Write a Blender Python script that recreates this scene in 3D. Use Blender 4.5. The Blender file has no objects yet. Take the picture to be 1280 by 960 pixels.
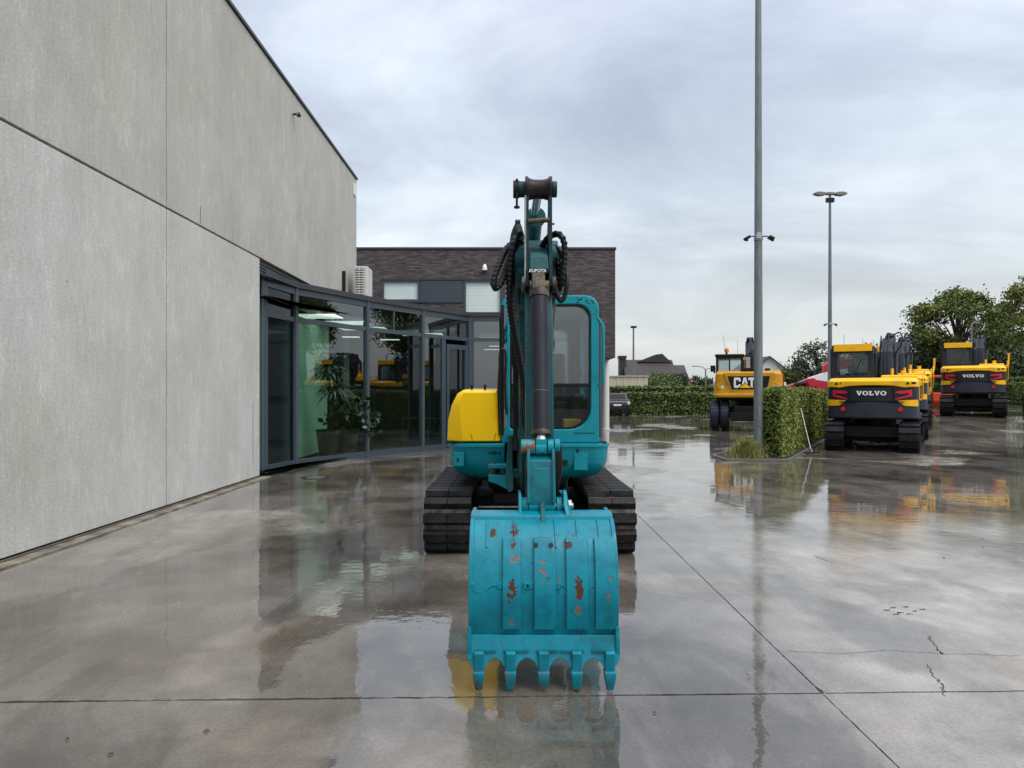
import bpy, math, random
import numpy as np
from mathutils import Vector, Matrix
R = math.radians
random.seed(7)
rng = np.random.default_rng(11)
SC = bpy.context.scene
COL = SC.collection

# ------------------------------------------------------------------ camera
H = 1.5; F = 961.0; CY = 492.0
cd = bpy.data.cameras.new('camera'); cam = bpy.data.objects.new('camera', cd); COL.objects.link(cam)
cam.location = (0, 0, H); cam.rotation_euler = (R(90), 0, 0)
cd.sensor_width = 36; cd.lens = 36 * F / 1280; cd.shift_y = (CY - 480) / 1280
cd.clip_start = 0.05; cd.clip_end = 4000
SC.camera = cam

def P(px, py, d):
    return ((px - 640) / F * d, d, H - (py - CY) / F * d)

# ------------------------------------------------------------------ world, sun, exposure
SUN_EL, SUN_AZ = R(58), R(200)     # sun behind thick cloud, behind and right of the camera
w = bpy.data.worlds.new('World'); SC.world = w; w.use_nodes = True
nt = w.node_tree; nt.nodes.clear()
def N(t, **k):
    n = nt.nodes.new(t)
    for a, b in k.items():
        if a in n.inputs: n.inputs[a].default_value = b
        else: setattr(n, a, b)
    return n
L = nt.links.new
out = N('ShaderNodeOutputWorld'); bg = N('ShaderNodeBackground'); L(bg.outputs[0], out.inputs[0])
sky = N('ShaderNodeTexSky'); sky.sky_type = 'NISHITA'; sky.sun_disc = False
sky.sun_elevation = SUN_EL; sky.sun_rotation = R(130); sky.air_density = 1.5; sky.dust_density = 3
tc = N('ShaderNodeTexCoord'); sep = N('ShaderNodeSeparateXYZ'); L(tc.outputs['Generated'], sep.inputs[0])
zc = N('ShaderNodeMath', operation='MAXIMUM'); L(sep.outputs[2], zc.inputs[0]); zc.inputs[1].default_value = 0.0
za = N('ShaderNodeMath', operation='ADD'); L(zc.outputs[0], za.inputs[0]); za.inputs[1].default_value = 0.22
dx = N('ShaderNodeMath', operation='DIVIDE'); L(sep.outputs[0], dx.inputs[0]); L(za.outputs[0], dx.inputs[1])
dy = N('ShaderNodeMath', operation='DIVIDE'); L(sep.outputs[1], dy.inputs[0]); L(za.outputs[0], dy.inputs[1])
cv = N('ShaderNodeCombineXYZ'); L(dx.outputs[0], cv.inputs[0]); L(dy.outputs[0], cv.inputs[1])
mp = N('ShaderNodeMapping'); L(cv.outputs[0], mp.inputs[0]); mp.inputs['Scale'].default_value = (0.75, 1.0, 1); mp.inputs['Location'].default_value = (3.3, 1.4, 0)
n1 = N('ShaderNodeTexNoise'); n1.inputs['Scale'].default_value = 1.15; n1.inputs['Detail'].default_value = 6; n1.inputs['Roughness'].default_value = 0.56; n1.inputs['Distortion'].default_value = 0.5
L(mp.outputs[0], n1.inputs['Vector'])
cr = N('ShaderNodeValToRGB'); n2 = N('ShaderNodeTexNoise'); n2.inputs['Scale'].default_value = 3.4; n2.inputs['Detail'].default_value = 6; n2.inputs['Roughness'].default_value = 0.6; n2.inputs['Distortion'].default_value = 0.8
L(mp.outputs[0], n2.inputs['Vector']); nm = N('ShaderNodeMixRGB'); nm.inputs[0].default_value = 0.13; L(n1.outputs['Fac'], nm.inputs[1]); L(n2.outputs['Fac'], nm.inputs[2]); L(nm.outputs[0], cr.inputs[0])
e = cr.color_ramp.elements
e[0].position = 0.35; e[0].color = (0.33, 0.34, 0.39, 1)
e[1].position = 0.65; e[1].color = (0.74, 0.775, 0.81, 1)
e2 = e.new(0.5); e2.color = (0.51, 0.53, 0.59, 1)
hz = N('ShaderNodeMapRange'); L(zc.outputs[0], hz.inputs[0]); hz.inputs[1].default_value = 0.0; hz.inputs[2].default_value = 0.2
hz.inputs[3].default_value = 0.85; hz.inputs[4].default_value = 0.0; hz.interpolation_type = 'SMOOTHSTEP'
mx = N('ShaderNodeMixRGB'); L(hz.outputs[0], mx.inputs[0]); L(cr.outputs[0], mx.inputs[1]); mx.inputs[2].default_value = (0.59, 0.635, 0.68, 1)
# an overcast sky is brighter overhead than at the horizon
zn = N('ShaderNodeMapRange'); L(zc.outputs[0], zn.inputs[0]); zn.inputs[1].default_value = 0.35; zn.inputs[2].default_value = 1.0
zn.inputs[3].default_value = 1.0; zn.inputs[4].default_value = 2.8
ml = N('ShaderNodeVectorMath', operation='SCALE'); L(mx.outputs[0], ml.inputs[0]); L(zn.outputs[0], ml.inputs[3])
sk = N('ShaderNodeVectorMath', operation='SCALE'); L(sky.outputs[0], sk.inputs[0]); sk.inputs[3].default_value = 0.6
ad = N('ShaderNodeVectorMath', operation='ADD')
cl = N('ShaderNodeVectorMath', operation='SCALE'); L(ml.outputs[0], cl.inputs[0]); cl.inputs[3].default_value = 8.2
L(cl.outputs[0], ad.inputs[0]); L(sk.outputs[0], ad.inputs[1])
L(ad.outputs[0], bg.inputs[0]); bg.inputs[1].default_value = 0.1
sd = bpy.data.lights.new('sun', 'SUN'); sun = bpy.data.objects.new('sun', sd); COL.objects.link(sun)
sd.energy = 1.2; sd.angle = R(30); sd.color = (1, 0.97, 0.92)
sdir = Vector((math.cos(SUN_EL) * 0.75, -math.cos(SUN_EL) * 0.66, math.sin(SUN_EL)))
sun.rotation_euler = sdir.to_track_quat('Z', 'Y').to_euler(); sun.location = (20, -20, 40)
sky.sun_rotation = math.atan2(sdir.x, sdir.y)
SC.view_settings.view_transform = 'Standard'; SC.view_settings.look = 'None'
SC.view_settings.exposure = 0.2; SC.view_settings.gamma = 1.0
SC.render.engine = 'CYCLES'
SC.cycles.max_bounces = 8; SC.cycles.transparent_max_bounces = 12; SC.cycles.caustics_reflective = False
SC.cycles.sample_clamp_indirect = 6

# ------------------------------------------------------------------ materials
MATS = {}
def mat(name, base, rough=0.5, metal=0.0, var=0.12, scale=4.0, bump=0.0, bscale=60.0, coat=0.0, stretch=(1, 1, 1), rvar=0.0,
        spec=0.5, base2=None, thr=0.6, soft=0.05, scale2=8.0, emit=0.0, dirt=None, dthr=0.62, dscale=3.0):
    """noise-varied principled material; base2 shows in patches above thr, dirt is a soft second patch layer"""
    m = bpy.data.materials.new(name); m.use_nodes = True; t = m.node_tree; t.nodes.clear()
    nn = t.nodes.new; ll = t.links.new
    o = nn('ShaderNodeOutputMaterial'); b = nn('ShaderNodeBsdfPrincipled'); ll(b.outputs[0], o.inputs[0])
    c = nn('ShaderNodeTexCoord'); mpg = nn('ShaderNodeMapping'); ll(c.outputs['Object'], mpg.inputs[0]); mpg.inputs['Scale'].default_value = stretch
    def noise(sc, det=4):
        n = nn('ShaderNodeTexNoise'); n.inputs['Scale'].default_value = sc; n.inputs['Detail'].default_value = det
        ll(mpg.outputs[0], n.inputs['Vector']); return n
    n = noise(scale)
    r = nn('ShaderNodeValToRGB'); ll(n.outputs['Fac'], r.inputs[0])
    r.color_ramp.elements[0].position = 0.3; r.color_ramp.elements[1].position = 0.7
    r.color_ramp.elements[0].color = tuple(max(0, x * (1 - var)) for x in base) + (1,)
    r.color_ramp.elements[1].color = tuple(min(1, x * (1 + var)) for x in base) + (1,)
    colr = r.outputs[0]
    def layer(colr, col2, th, sf, sc):
        q = noise(sc, 6); mr = nn('ShaderNodeMapRange'); ll(q.outputs['Fac'], mr.inputs[0])
        mr.inputs[1].default_value = th - sf; mr.inputs[2].default_value = th + sf
        x = nn('ShaderNodeMixRGB'); ll(mr.outputs[0], x.inputs[0]); ll(colr, x.inputs[1]); x.inputs[2].default_value = tuple(col2) + (1,)
        return x.outputs[0]
    if dirt: colr = layer(colr, dirt, dthr, 0.12, dscale)
    if base2: colr = layer(colr, base2, thr, soft, scale2)
    ll(colr, b.inputs['Base Color'])
    b.inputs['Roughness'].default_value = rough; b.inputs['Metallic'].default_value = metal
    b.inputs['Specular IOR Level'].default_value = spec
    if coat: b.inputs['Coat Weight'].default_value = coat; b.inputs['Coat Roughness'].default_value = 0.08
    if rvar:
        q = noise(scale * 2.3); mr = nn('ShaderNodeMapRange'); ll(q.outputs['Fac'], mr.inputs[0]); mr.inputs[1].default_value = .3; mr.inputs[2].default_value = .7
        mr.inputs[3].default_value = max(0.02, rough - rvar); mr.inputs[4].default_value = rough + rvar; ll(mr.outputs[0], b.inputs['Roughness'])
    if bump:
        q = noise(bscale, 3); bp = nn('ShaderNodeBump'); bp.inputs['Strength'].default_value = bump; bp.inputs['Distance'].default_value = 0.01
        ll(q.outputs['Fac'], bp.inputs['Height']); ll(bp.outputs[0], b.inputs['Normal'])
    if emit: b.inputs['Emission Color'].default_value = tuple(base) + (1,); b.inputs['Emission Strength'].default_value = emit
    MATS[name] = m; return m

def glass(name, tint, refl=1.0, ior=1.7, rough=0.0, wob=0.0):
    m = bpy.data.materials.new(name); m.use_nodes = True; t = m.node_tree; t.nodes.clear()
    nn = t.nodes.new; ll = t.links.new
    o = nn('ShaderNodeOutputMaterial'); mixs = nn('ShaderNodeMixShader'); ll(mixs.outputs[0], o.inputs[0])
    f = nn('ShaderNodeFresnel'); f.inputs[0].default_value = ior
    mu = nn('ShaderNodeMath'); mu.operation = 'MULTIPLY'; mu.use_clamp = True; ll(f.outputs[0], mu.inputs[0]); mu.inputs[1].default_value = refl
    ge = nn('ShaderNodeNewGeometry'); fr_ = nn('ShaderNodeMath'); fr_.operation = 'SUBTRACT'; fr_.inputs[0].default_value = 1.0; ll(ge.outputs['Backfacing'], fr_.inputs[1])
    m2 = nn('ShaderNodeMath'); m2.operation = 'MULTIPLY'; ll(mu.outputs[0], m2.inputs[0]); ll(fr_.outputs[0], m2.inputs[1]); ll(m2.outputs[0], mixs.inputs[0])
    tr = nn('ShaderNodeBsdfTransparent'); tr.inputs[0].default_value = tuple(x ** .5 for x in tint) + (1,)
    g = nn('ShaderNodeBsdfGlossy'); g.inputs['Roughness'].default_value = rough; g.inputs[0].default_value = (.88, .94, 1, 1)
    if wob:
        c = nn('ShaderNodeTexCoord'); q = nn('ShaderNodeTexNoise'); q.inputs['Scale'].default_value = 0.8; ll(c.outputs['Object'], q.inputs['Vector'])
        bp = nn('ShaderNodeBump'); bp.inputs['Strength'].default_value = 1; bp.inputs['Distance'].default_value = wob
        ll(q.outputs['Fac'], bp.inputs['Height']); ll(bp.outputs[0], g.inputs['Normal'])
    ll(tr.outputs[0], mixs.inputs[1]); ll(g.outputs[0], mixs.inputs[2])
    MATS[name] = m; return m

TEAL = (0.0, 0.26, 0.33)
RUST = (0.10, 0.035, 0.018)
teal = mat('teal_paint', TEAL, 0.32, var=0.1, scale=3, spec=.35, rvar=0.1, bump=0.15, bscale=25, dirt=(0.004, 0.17, 0.2), dthr=0.66, base2=RUST, thr=0.77, soft=0.01, scale2=14)
teal_worn_shaded = mat('teal_worn_shaded_paint', (0.002, 0.10, 0.12), 0.42, var=0.3, spec=.3, scale=6, rvar=0.1, bump=0.3, bscale=40, dirt=(0.02, 0.07, 0.07), dthr=0.55, dscale=5, base2=(0.12, 0.05, 0.03), thr=0.68, soft=0.02, scale2=16)  # worn teal, its base darkened for the backlit shade on boom and nose
teal_dark = mat('teal_dark_paint', (0.002, 0.045, 0.052), 0.42, spec=.25, var=0.3, scale=7, bump=0.3, bscale=40, dirt=(0.015, 0.03, 0.03), dthr=0.5, dscale=6, base2=(0.07, 0.04, 0.025), thr=0.66, soft=0.03, scale2=14)  # deep teal broken by random darker and brown patches
grease = mat('greasy_brown_steel', (0.10, 0.065, 0.03), 0.45, var=0.5, scale=25, bump=0.5, bscale=60, base2=(0.015, 0.012, 0.01), thr=0.5, soft=0.1, scale2=12)
dkgrey = mat('dark_grey_paint', (0.013, 0.016, 0.023), 0.45, var=0.2, scale=3, rvar=0.1, spec=.25)
dgrease = mat('black_grease', (0.014, 0.010, 0.008), 0.45, spec=.3, var=0.5, scale=20, bump=.4, base2=(.06, .035, .018), thr=.62, soft=.06, scale2=9)
black = mat('black_steel', (0.009, 0.009, 0.010), 0.5, spec=.25, var=0.3, scale=8, bump=0.2)
rubber = mat('black_rubber_hose', (0.007, 0.007, 0.008), 0.45, spec=.3, var=0.3, scale=20)
pad = mat('track_shoe_steel', (0.008, 0.009, 0.012), 0.5, spec=.22, var=0.4, scale=12, rvar=0.12, bump=0.4, bscale=35, dirt=(0.03, 0.025, 0.02), dthr=0.58, dscale=9)
mud = mat('muddy_track_chain', (0.085, 0.066, 0.046), 0.6, var=0.5, scale=18, bump=0.8, bscale=50, base2=(0.012, 0.012, 0.012), thr=0.5, soft=0.08, scale2=10)
chrome = mat('chrome_rod', (0.75, 0.75, 0.76), 0.15, metal=1, var=0.05)
steel = mat('zinc_steel', (0.42, 0.42, 0.42), 0.35, metal=0.8, var=0.2, scale=15)
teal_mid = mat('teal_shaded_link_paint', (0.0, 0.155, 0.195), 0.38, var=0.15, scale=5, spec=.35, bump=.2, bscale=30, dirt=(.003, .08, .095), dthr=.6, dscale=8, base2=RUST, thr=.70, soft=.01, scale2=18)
hoodyel = mat('yellow_hood_paint', (1.0, 0.60, 0.0), 0.35, var=0.04, scale=2.5, spec=.3, dirt=(0.9, 0.46, 0.0), dthr=0.7, bump=0.1, bscale=12)
myel = mat('machine_yellow_paint', (0.92, 0.50, 0.005), 0.38, var=0.06, scale=2, spec=.35, dirt=(0.6, 0.33, 0.03), dthr=0.68)
catyel = mat('ochre_yellow_paint', (0.62, 0.31, 0.010), 0.4, var=0.08, scale=2, spec=.35, dirt=(0.4, 0.22, 0.03), dthr=0.66)
mgrey = mat('machine_charcoal_paint', (0.018, 0.021, 0.030), 0.4, spec=.3, var=0.15, scale=3, rvar=0.08)
mgrey2 = mat('machine_mid_grey_paint', (0.030, 0.035, 0.048), 0.4, spec=.3, var=0.15, scale=3, rvar=0.08)
navy = mat('tyre_navy_cover', (0.014, 0.017, 0.035), 0.6, var=0.3, scale=6, bump=0.4, bscale=30)
redm = mat('red_marking', (0.55, 0.012, 0.03), 0.35, var=0.1)
white = mat('white_paint', (0.78, 0.78, 0.76), 0.45, var=0.04)
letter = mat('white_lettering', (0.85, 0.85, 0.85), 0.4, var=0.02)
redp = mat('red_crane_paint', (0.48, 0.015, 0.04), 0.35, var=0.12)
orange = mat('orange_red_paint', (0.65, 0.07, 0.015), 0.35, var=0.12)
amber = mat('amber_plastic', (0.7, 0.16, 0.01), 0.25, var=0.1)
galv = mat('galvanised_pole', (0.17, 0.195, 0.195), 0.5, metal=0.3, var=0.18, scale=3, bump=0.1, stretch=(6, 6, 1), rvar=.1)
lampm = mat('lamp_housing', (0.20, 0.21, 0.18), 0.5, var=0.15)
alum = mat('blue_grey_aluminium', (0.058, 0.078, 0.098), 0.34, metal=0.1, var=0.06, scale=2)
coping = mat('coping_dark', (0.03, 0.034, 0.04), 0.45, var=0.15)
blind = mat('roller_blind', (0.80, 0.86, 0.83), 0.8, var=0.03, scale=1)
mint = mat('mint_wall', (0.46, 0.72, 0.57), 0.7, var=0.05, scale=1, emit=0.05)  # faint glow added so the wall looks brighter; it is no lamp
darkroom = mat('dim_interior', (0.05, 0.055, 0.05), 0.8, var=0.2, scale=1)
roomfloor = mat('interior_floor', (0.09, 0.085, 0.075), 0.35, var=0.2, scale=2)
terracotta = mat('dark_plant_pot', (0.03, 0.03, 0.03), 0.5, var=0.2)
leafin = mat('houseplant_leaf', (0.018, 0.05, 0.018), 0.45, var=0.5, scale=6)
earth = mat('dark_earth', (0.02, 0.018, 0.015), 0.9, var=0.3, scale=2)
grassland = mat('field_grass', (0.05, 0.08, 0.022), 0.9, var=0.3, scale=0.1)
bark = mat('bark', (0.035, 0.028, 0.02), 0.9, var=0.3, scale=6, bump=0.5, bscale=12)
hedge_core = mat('hedge_inner_twigs', (0.012, 0.018, 0.006), 0.9, var=0.4, scale=6)
kerbm = mat('kerb_concrete', (0.13, 0.12, 0.10), 0.5, var=0.2, scale=5, bump=0.4, bscale=40, rvar=.15, dirt=(0.10, 0.095, 0.07), dthr=0.5)
gravelm = mat('wet_gravel_mortar', (0.30, 0.265, 0.205), 0.55, var=0.3, scale=10, bump=0.8, bscale=70, dirt=(0.12, 0.10, 0.07), dthr=0.52)
beige = mat('beige_panel', (0.50, 0.46, 0.35), 0.7, var=0.06, scale=1)
rooft = mat('dark_roof_tiles', (0.035, 0.028, 0.027), 0.6, var=0.3, scale=1.5, bump=0.6, bscale=6)
oroof = mat('orange_roof_tiles', (0.30, 0.10, 0.06), 0.7, var=0.2, scale=1)
acm = mat('ac_casing', (0.68, 0.68, 0.64), 0.45, var=0.04)
carp = mat('dark_car_paint', (0.016, 0.015, 0.02), 0.2, var=0.1, coat=0.6)
seatm = mat('seat_vinyl', (0.02, 0.02, 0.022), 0.6, var=0.2)
lens = mat('lamp_lens', (0.75, 0.75, 0.7), 0.1, var=0.02)
soap = mat('brown_dead_leaf', (0.09, 0.045, 0.02), 0.7, var=0.4, scale=30)

def leafmat(name, a, b, sc=1.2):
    m = mat(name, a, 0.6, var=0.35, scale=sc * 6, base2=b, thr=0.52, soft=0.14, scale2=sc); 
    return m
hleaf = leafmat('hedge_leaf', (0.125, 0.18, 0.028), (0.25, 0.27, 0.05), 1.6)
hleaf2 = leafmat('far_hedge_leaf', (0.085, 0.13, 0.022), (0.14, 0.18, 0.035), 0.7)
tleaf = leafmat('oak_leaf', (0.072, 0.108, 0.016), (0.16, 0.175, 0.028), 0.5)
tleaf2 = leafmat('dark_tree_leaf', (0.034, 0.058, 0.018), (0.065, 0.09, 0.024), 0.4)
tleaf3 = leafmat('grey_green_leaf', (0.055, 0.07, 0.038), (0.11, 0.115, 0.07), 0.5)
bushleaf = leafmat('bush_leaf', (0.08, 0.13, 0.03), (0.12, 0.16, 0.04), 0.5)
grassm = leafmat('long_grass_blade', (0.16, 0.19, 0.035), (0.30, 0.28, 0.06), 3)

def concrete(name, base, warm):
    m = bpy.data.materials.new(name); m.use_nodes = True; t = m.node_tree; b = t.nodes['Principled BSDF']
    nn = t.nodes.new; ll = t.links.new
    c = nn('ShaderNodeTexCoord')
    def noise(scale, st, det=5, loc=(0, 0, 0), ro=.55):
        g = nn('ShaderNodeMapping'); ll(c.outputs['Object'], g.inputs[0]); g.inputs['Scale'].default_value = st; g.inputs['Location'].default_value = loc
        n = nn('ShaderNodeTexNoise'); n.inputs['Scale'].default_value = scale; n.inputs['Detail'].default_value = det; n.inputs['Roughness'].default_value = ro
        ll(g.outputs[0], n.inputs['Vector']); return n.outputs['Fac']
    def rng_(f, a, b2, lo, hi):
        r = nn('ShaderNodeMapRange'); ll(f, r.inputs[0]); r.inputs[1].default_value = a; r.inputs[2].default_value = b2; r.inputs[3].default_value = lo; r.inputs[4].default_value = hi; return r.outputs[0]
    def mul(a, b2):
        q = nn('ShaderNodeMath'); q.operation = 'MULTIPLY'; ll(a, q.inputs[0]); ll(b2, q.inputs[1]); return q.outputs[0]
    v = mul(rng_(noise(0.9, (1, 1, 1), 8, (0, 0, 0), .65), .3, .7, .90, 1.09), rng_(noise(1.3, (1, 3.5, .35), 7, (0, 0, 0), .65), .3, .7, .95, 1.05))
    v = mul(v, rng_(noise(26, (1, 1, 1.6), 4), .3, .75, .86, 1.12))
    v = mul(v, rng_(noise(2.6, (1, 1.4, .9), 9, (6, 2, 2), .78), .52, .70, 1, 1.2))
    v = mul(v, rng_(noise(9, (1, 3, .5), 6, (1, 6, 2), .7), .35, .7, .94, 1.06))
    v = mul(v, rng_(noise(7, (1, 2.4, .5), 5, (4, 1, 2), .7), .35, .75, 1.03, .94))
    # small blow holes
    vo = nn('ShaderNodeTexVoronoi'); vo.inputs['Scale'].default_value = 2.1; ll(c.outputs['Object'], vo.inputs['Vector'])
    v = mul(v, rng_(vo.outputs['Distance'], .014, .03, .35, 1))
    wm = nn('ShaderNodeMixRGB'); ll(rng_(noise(.55, (1, 1, 1), 4, (9, 3, 1)), .38, .65, 0, 1), wm.inputs[0]); wm.inputs[1].default_value = tuple(base) + (1,); wm.inputs[2].default_value = tuple(warm) + (1,)
    s = nn('ShaderNodeVectorMath'); s.operation = 'SCALE'; ll(wm.outputs[0], s.inputs[0]); ll(v, s.inputs[3]); ll(s.outputs[0], b.inputs['Base Color'])
    b.inputs['Roughness'].default_value = .8; b.inputs['Specular IOR Level'].default_value = .25
    bp = nn('ShaderNodeBump'); bp.inputs['Strength'].default_value = .35; bp.inputs['Distance'].default_value = .006; ll(noise(30, (1, 1, 1), 5), bp.inputs['Height']); ll(bp.outputs[0], b.inputs['Normal'])
    MATS[name] = m; return m
conc_lo = concrete('wall_concrete', (0.57, 0.575, 0.545), (0.53, 0.52, 0.47))
conc_hi = concrete('wall_concrete_warm', (0.50, 0.495, 0.455), (0.465, 0.45, 0.40))

def brickmat():
    m = bpy.data.materials.new('dark_brick'); m.use_nodes = True; t = m.node_tree; b = t.nodes['Principled BSDF']
    nn = t.nodes.new; ll = t.links.new
    c = nn('ShaderNodeTexCoord'); s = nn('ShaderNodeSeparateXYZ'); ll(c.outputs['Object'], s.inputs[0])
    a = nn('ShaderNodeMath'); a.operation = 'ADD'; ll(s.outputs[0], a.inputs[0]); ll(s.outputs[1], a.inputs[1])
    k = nn('ShaderNodeCombineXYZ'); ll(a.outputs[0], k.inputs[0]); ll(s.outputs[2], k.inputs[1])
    br = nn('ShaderNodeTexBrick'); ll(k.outputs[0], br.inputs['Vector']); br.inputs['Scale'].default_value = 1
    br.inputs['Brick Width'].default_value = .22; br.inputs['Row Height'].default_value = .065; br.inputs['Mortar Size'].default_value = .006
    br.inputs['Color1'].default_value = (.115, .088, .082, 1); br.inputs['Color2'].default_value = (.05, .044, .046, 1); br.inputs['Mortar'].default_value = (.022, .02, .02, 1)
    n = nn('ShaderNodeTexNoise'); g = nn('ShaderNodeMapping'); ll(k.outputs[0], g.inputs[0]); g.inputs['Scale'].default_value = (1.2, 11, 1); ll(g.outputs[0], n.inputs['Vector']); n.inputs['Scale'].default_value = 1.6; n.inputs['Detail'].default_value = 5
    mr = nn('ShaderNodeMapRange'); ll(n.outputs['Fac'], mr.inputs[0]); mr.inputs[1].default_value = .35; mr.inputs[2].default_value = .7; mr.inputs[3].default_value = .65; mr.inputs[4].default_value = 1.75
    v = nn('ShaderNodeVectorMath'); v.operation = 'SCALE'; ll(br.outputs['Color'], v.inputs[0]); ll(mr.outputs[0], v.inputs[3]); ll(v.outputs[0], b.inputs['Base Color'])
    b.inputs['Roughness'].default_value = .75
    bp = nn('ShaderNodeBump'); bp.inputs['Strength'].default_value = .6; bp.inputs['Distance'].default_value = .01; ll(br.outputs['Fac'], bp.inputs['Height']); bp.invert = True; ll(bp.outputs[0], b.inputs['Normal'])
    MATS['dark_brick'] = m; return m
brick = brickmat()

def wetmat():
    m = bpy.data.materials.new('wet_concrete'); m.use_nodes = True; t = m.node_tree; b = t.nodes['Principled BSDF']
    nn = t.nodes.new; ll = t.links.new
    c = nn('ShaderNodeTexCoord')
    def noise(scale, st=(1, 1, 1), det=5, loc=(0, 0, 0), ro=.55, dis=0):
        g = nn('ShaderNodeMapping'); ll(c.outputs['Object'], g.inputs[0]); g.inputs['Scale'].default_value = st; g.inputs['Location'].default_value = loc
        n = nn('ShaderNodeTexNoise'); n.inputs['Scale'].default_value = scale; n.inputs['Detail'].default_value = det; n.inputs['Roughness'].default_value = ro; n.inputs['Distortion'].default_value = dis
        ll(g.outputs[0], n.inputs['Vector']); return n.outputs['Fac']
    def rg(f, a, b2, lo, hi, sm=False):
        r = nn('ShaderNodeMapRange'); ll(f, r.inputs[0]); r.inputs[1].default_value = a; r.inputs[2].default_value = b2; r.inputs[3].default_value = lo; r.inputs[4].default_value = hi
        if sm: r.interpolation_type = 'SMOOTHSTEP'
        return r.outputs[0]
    def mth(op, a, b2):
        q = nn('ShaderNodeMath'); q.operation = op
        for i, x in enumerate((a, b2)):
            if isinstance(x, (int, float)): q.inputs[i].default_value = x
            else: ll(x, q.inputs[i])
        return q.outputs[0]
    # colour: brown grey slab, darker stains, paler dry-ish areas
    m1 = nn('ShaderNodeMixRGB'); ll(rg(noise(.45, (1, 1, 1), 6, (2, 5, 0)), .35, .66, 0, 1), m1.inputs[0]); m1.inputs[1].default_value = (.130, .108, .080, 1); m1.inputs[2].default_value = (.275, .25, .215, 1)
    v = mth('MULTIPLY', rg(noise(1.9, (1, .7, 1), 7, (0, 0, 0), .65), .3, .72, .60, 1.32), rg(noise(60, (1, 1, 1), 4), .3, .7, .78, 1.18))
    v = mth('MULTIPLY', v, rg(noise(.8, (1.6, .6, 1), 5, (7, 1, 0), .6, .6), .50, .62, 1, .55))
    # standing water mask
    pud = rg(noise(.33, (1, 1, 1), 5, (3.1, 8.3, 0), .5, .4), .385, .44, 0, 1, True)
    damp = rg(noise(3.2, (1, 1, 1), 6, (0, 0, 0), .65), .32, .68, .06, .34)
    sx = nn('ShaderNodeSeparateXYZ'); ll(c.outputs['Object'], sx.inputs[0])
    # the near right-hand slabs have drained: damp, with only a thin film
    drained = mth('MULTIPLY', rg(mth('ADD', sx.outputs[0], mth('MULTIPLY', noise(1.1), 1.2)), 1.6, 3.2, 0, .92, True), rg(mth('ADD', sx.outputs[1], mth('MULTIPLY', noise(.7), 3.5)), 7.5, 13, 1, 0, True))
    pud = mth('MULTIPLY', pud, mth('SUBTRACT', 1.0, drained))
    inv = mth('SUBTRACT', 1.0, pud)
    v = mth('MULTIPLY', v, mth('ADD', mth('MULTIPLY', drained, .30), mth('ADD', .80, mth('MULTIPLY', inv, .45))))
    sc = nn('ShaderNodeVectorMath'); sc.operation = 'SCALE'; ll(m1.outputs[0], sc.inputs[0]); ll(v, sc.inputs[3]); ll(sc.outputs[0], b.inputs['Base Color'])
    ro = mth('ADD', mth('MULTIPLY', damp, inv), mth('MULTIPLY', pud, .015))
    ll(ro, b.inputs['Roughness'])
    b.inputs['IOR'].default_value = 1.9
    h = mth('ADD', mth('MULTIPLY', noise(70, (1, 1, 1), 3), mth('MULTIPLY', inv, .0006)), mth('MULTIPLY', noise(9, (1, 1, 1), 3), mth('ADD', mth('MULTIPLY', inv, .0008), .00010)))
    h = mth('ADD', h, mth('MULTIPLY', noise(4.5, (1, 1, 1), 4), .0012))
    h = mth('ADD', h, mth('MULTIPLY', noise(1.1, (1, 1, 1), 3), .0045))
    bp = nn('ShaderNodeBump'); bp.inputs['Strength'].default_value = 1; bp.inputs['Distance'].default_value = 1.0; ll(h, bp.inputs['Height']); ll(bp.outputs[0], b.inputs['Normal'])
    MATS['wet_concrete'] = m; return m
wet = wetmat()

winglass = glass('pavilion_glass', (.55, .72, .62), 2.2, 1.6, wob=.0008)
navyglass = glass('dark_spandrel_glass', (.06, .08, .10), .7, 1.5)
brightglass = glass('front_bay_glass', (.40, .50, .45), 1.7, 2.0, wob=.0008)
upglass = glass('dark_window_glass', (.25, .30, .30), 1.6, 1.6)
cabglass = glass('cab_glass', (.62, .72, .70), 1.35, 2.0)
smoked = glass('machine_glass', (.40, .50, .48), 1.2, 1.9)

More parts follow.
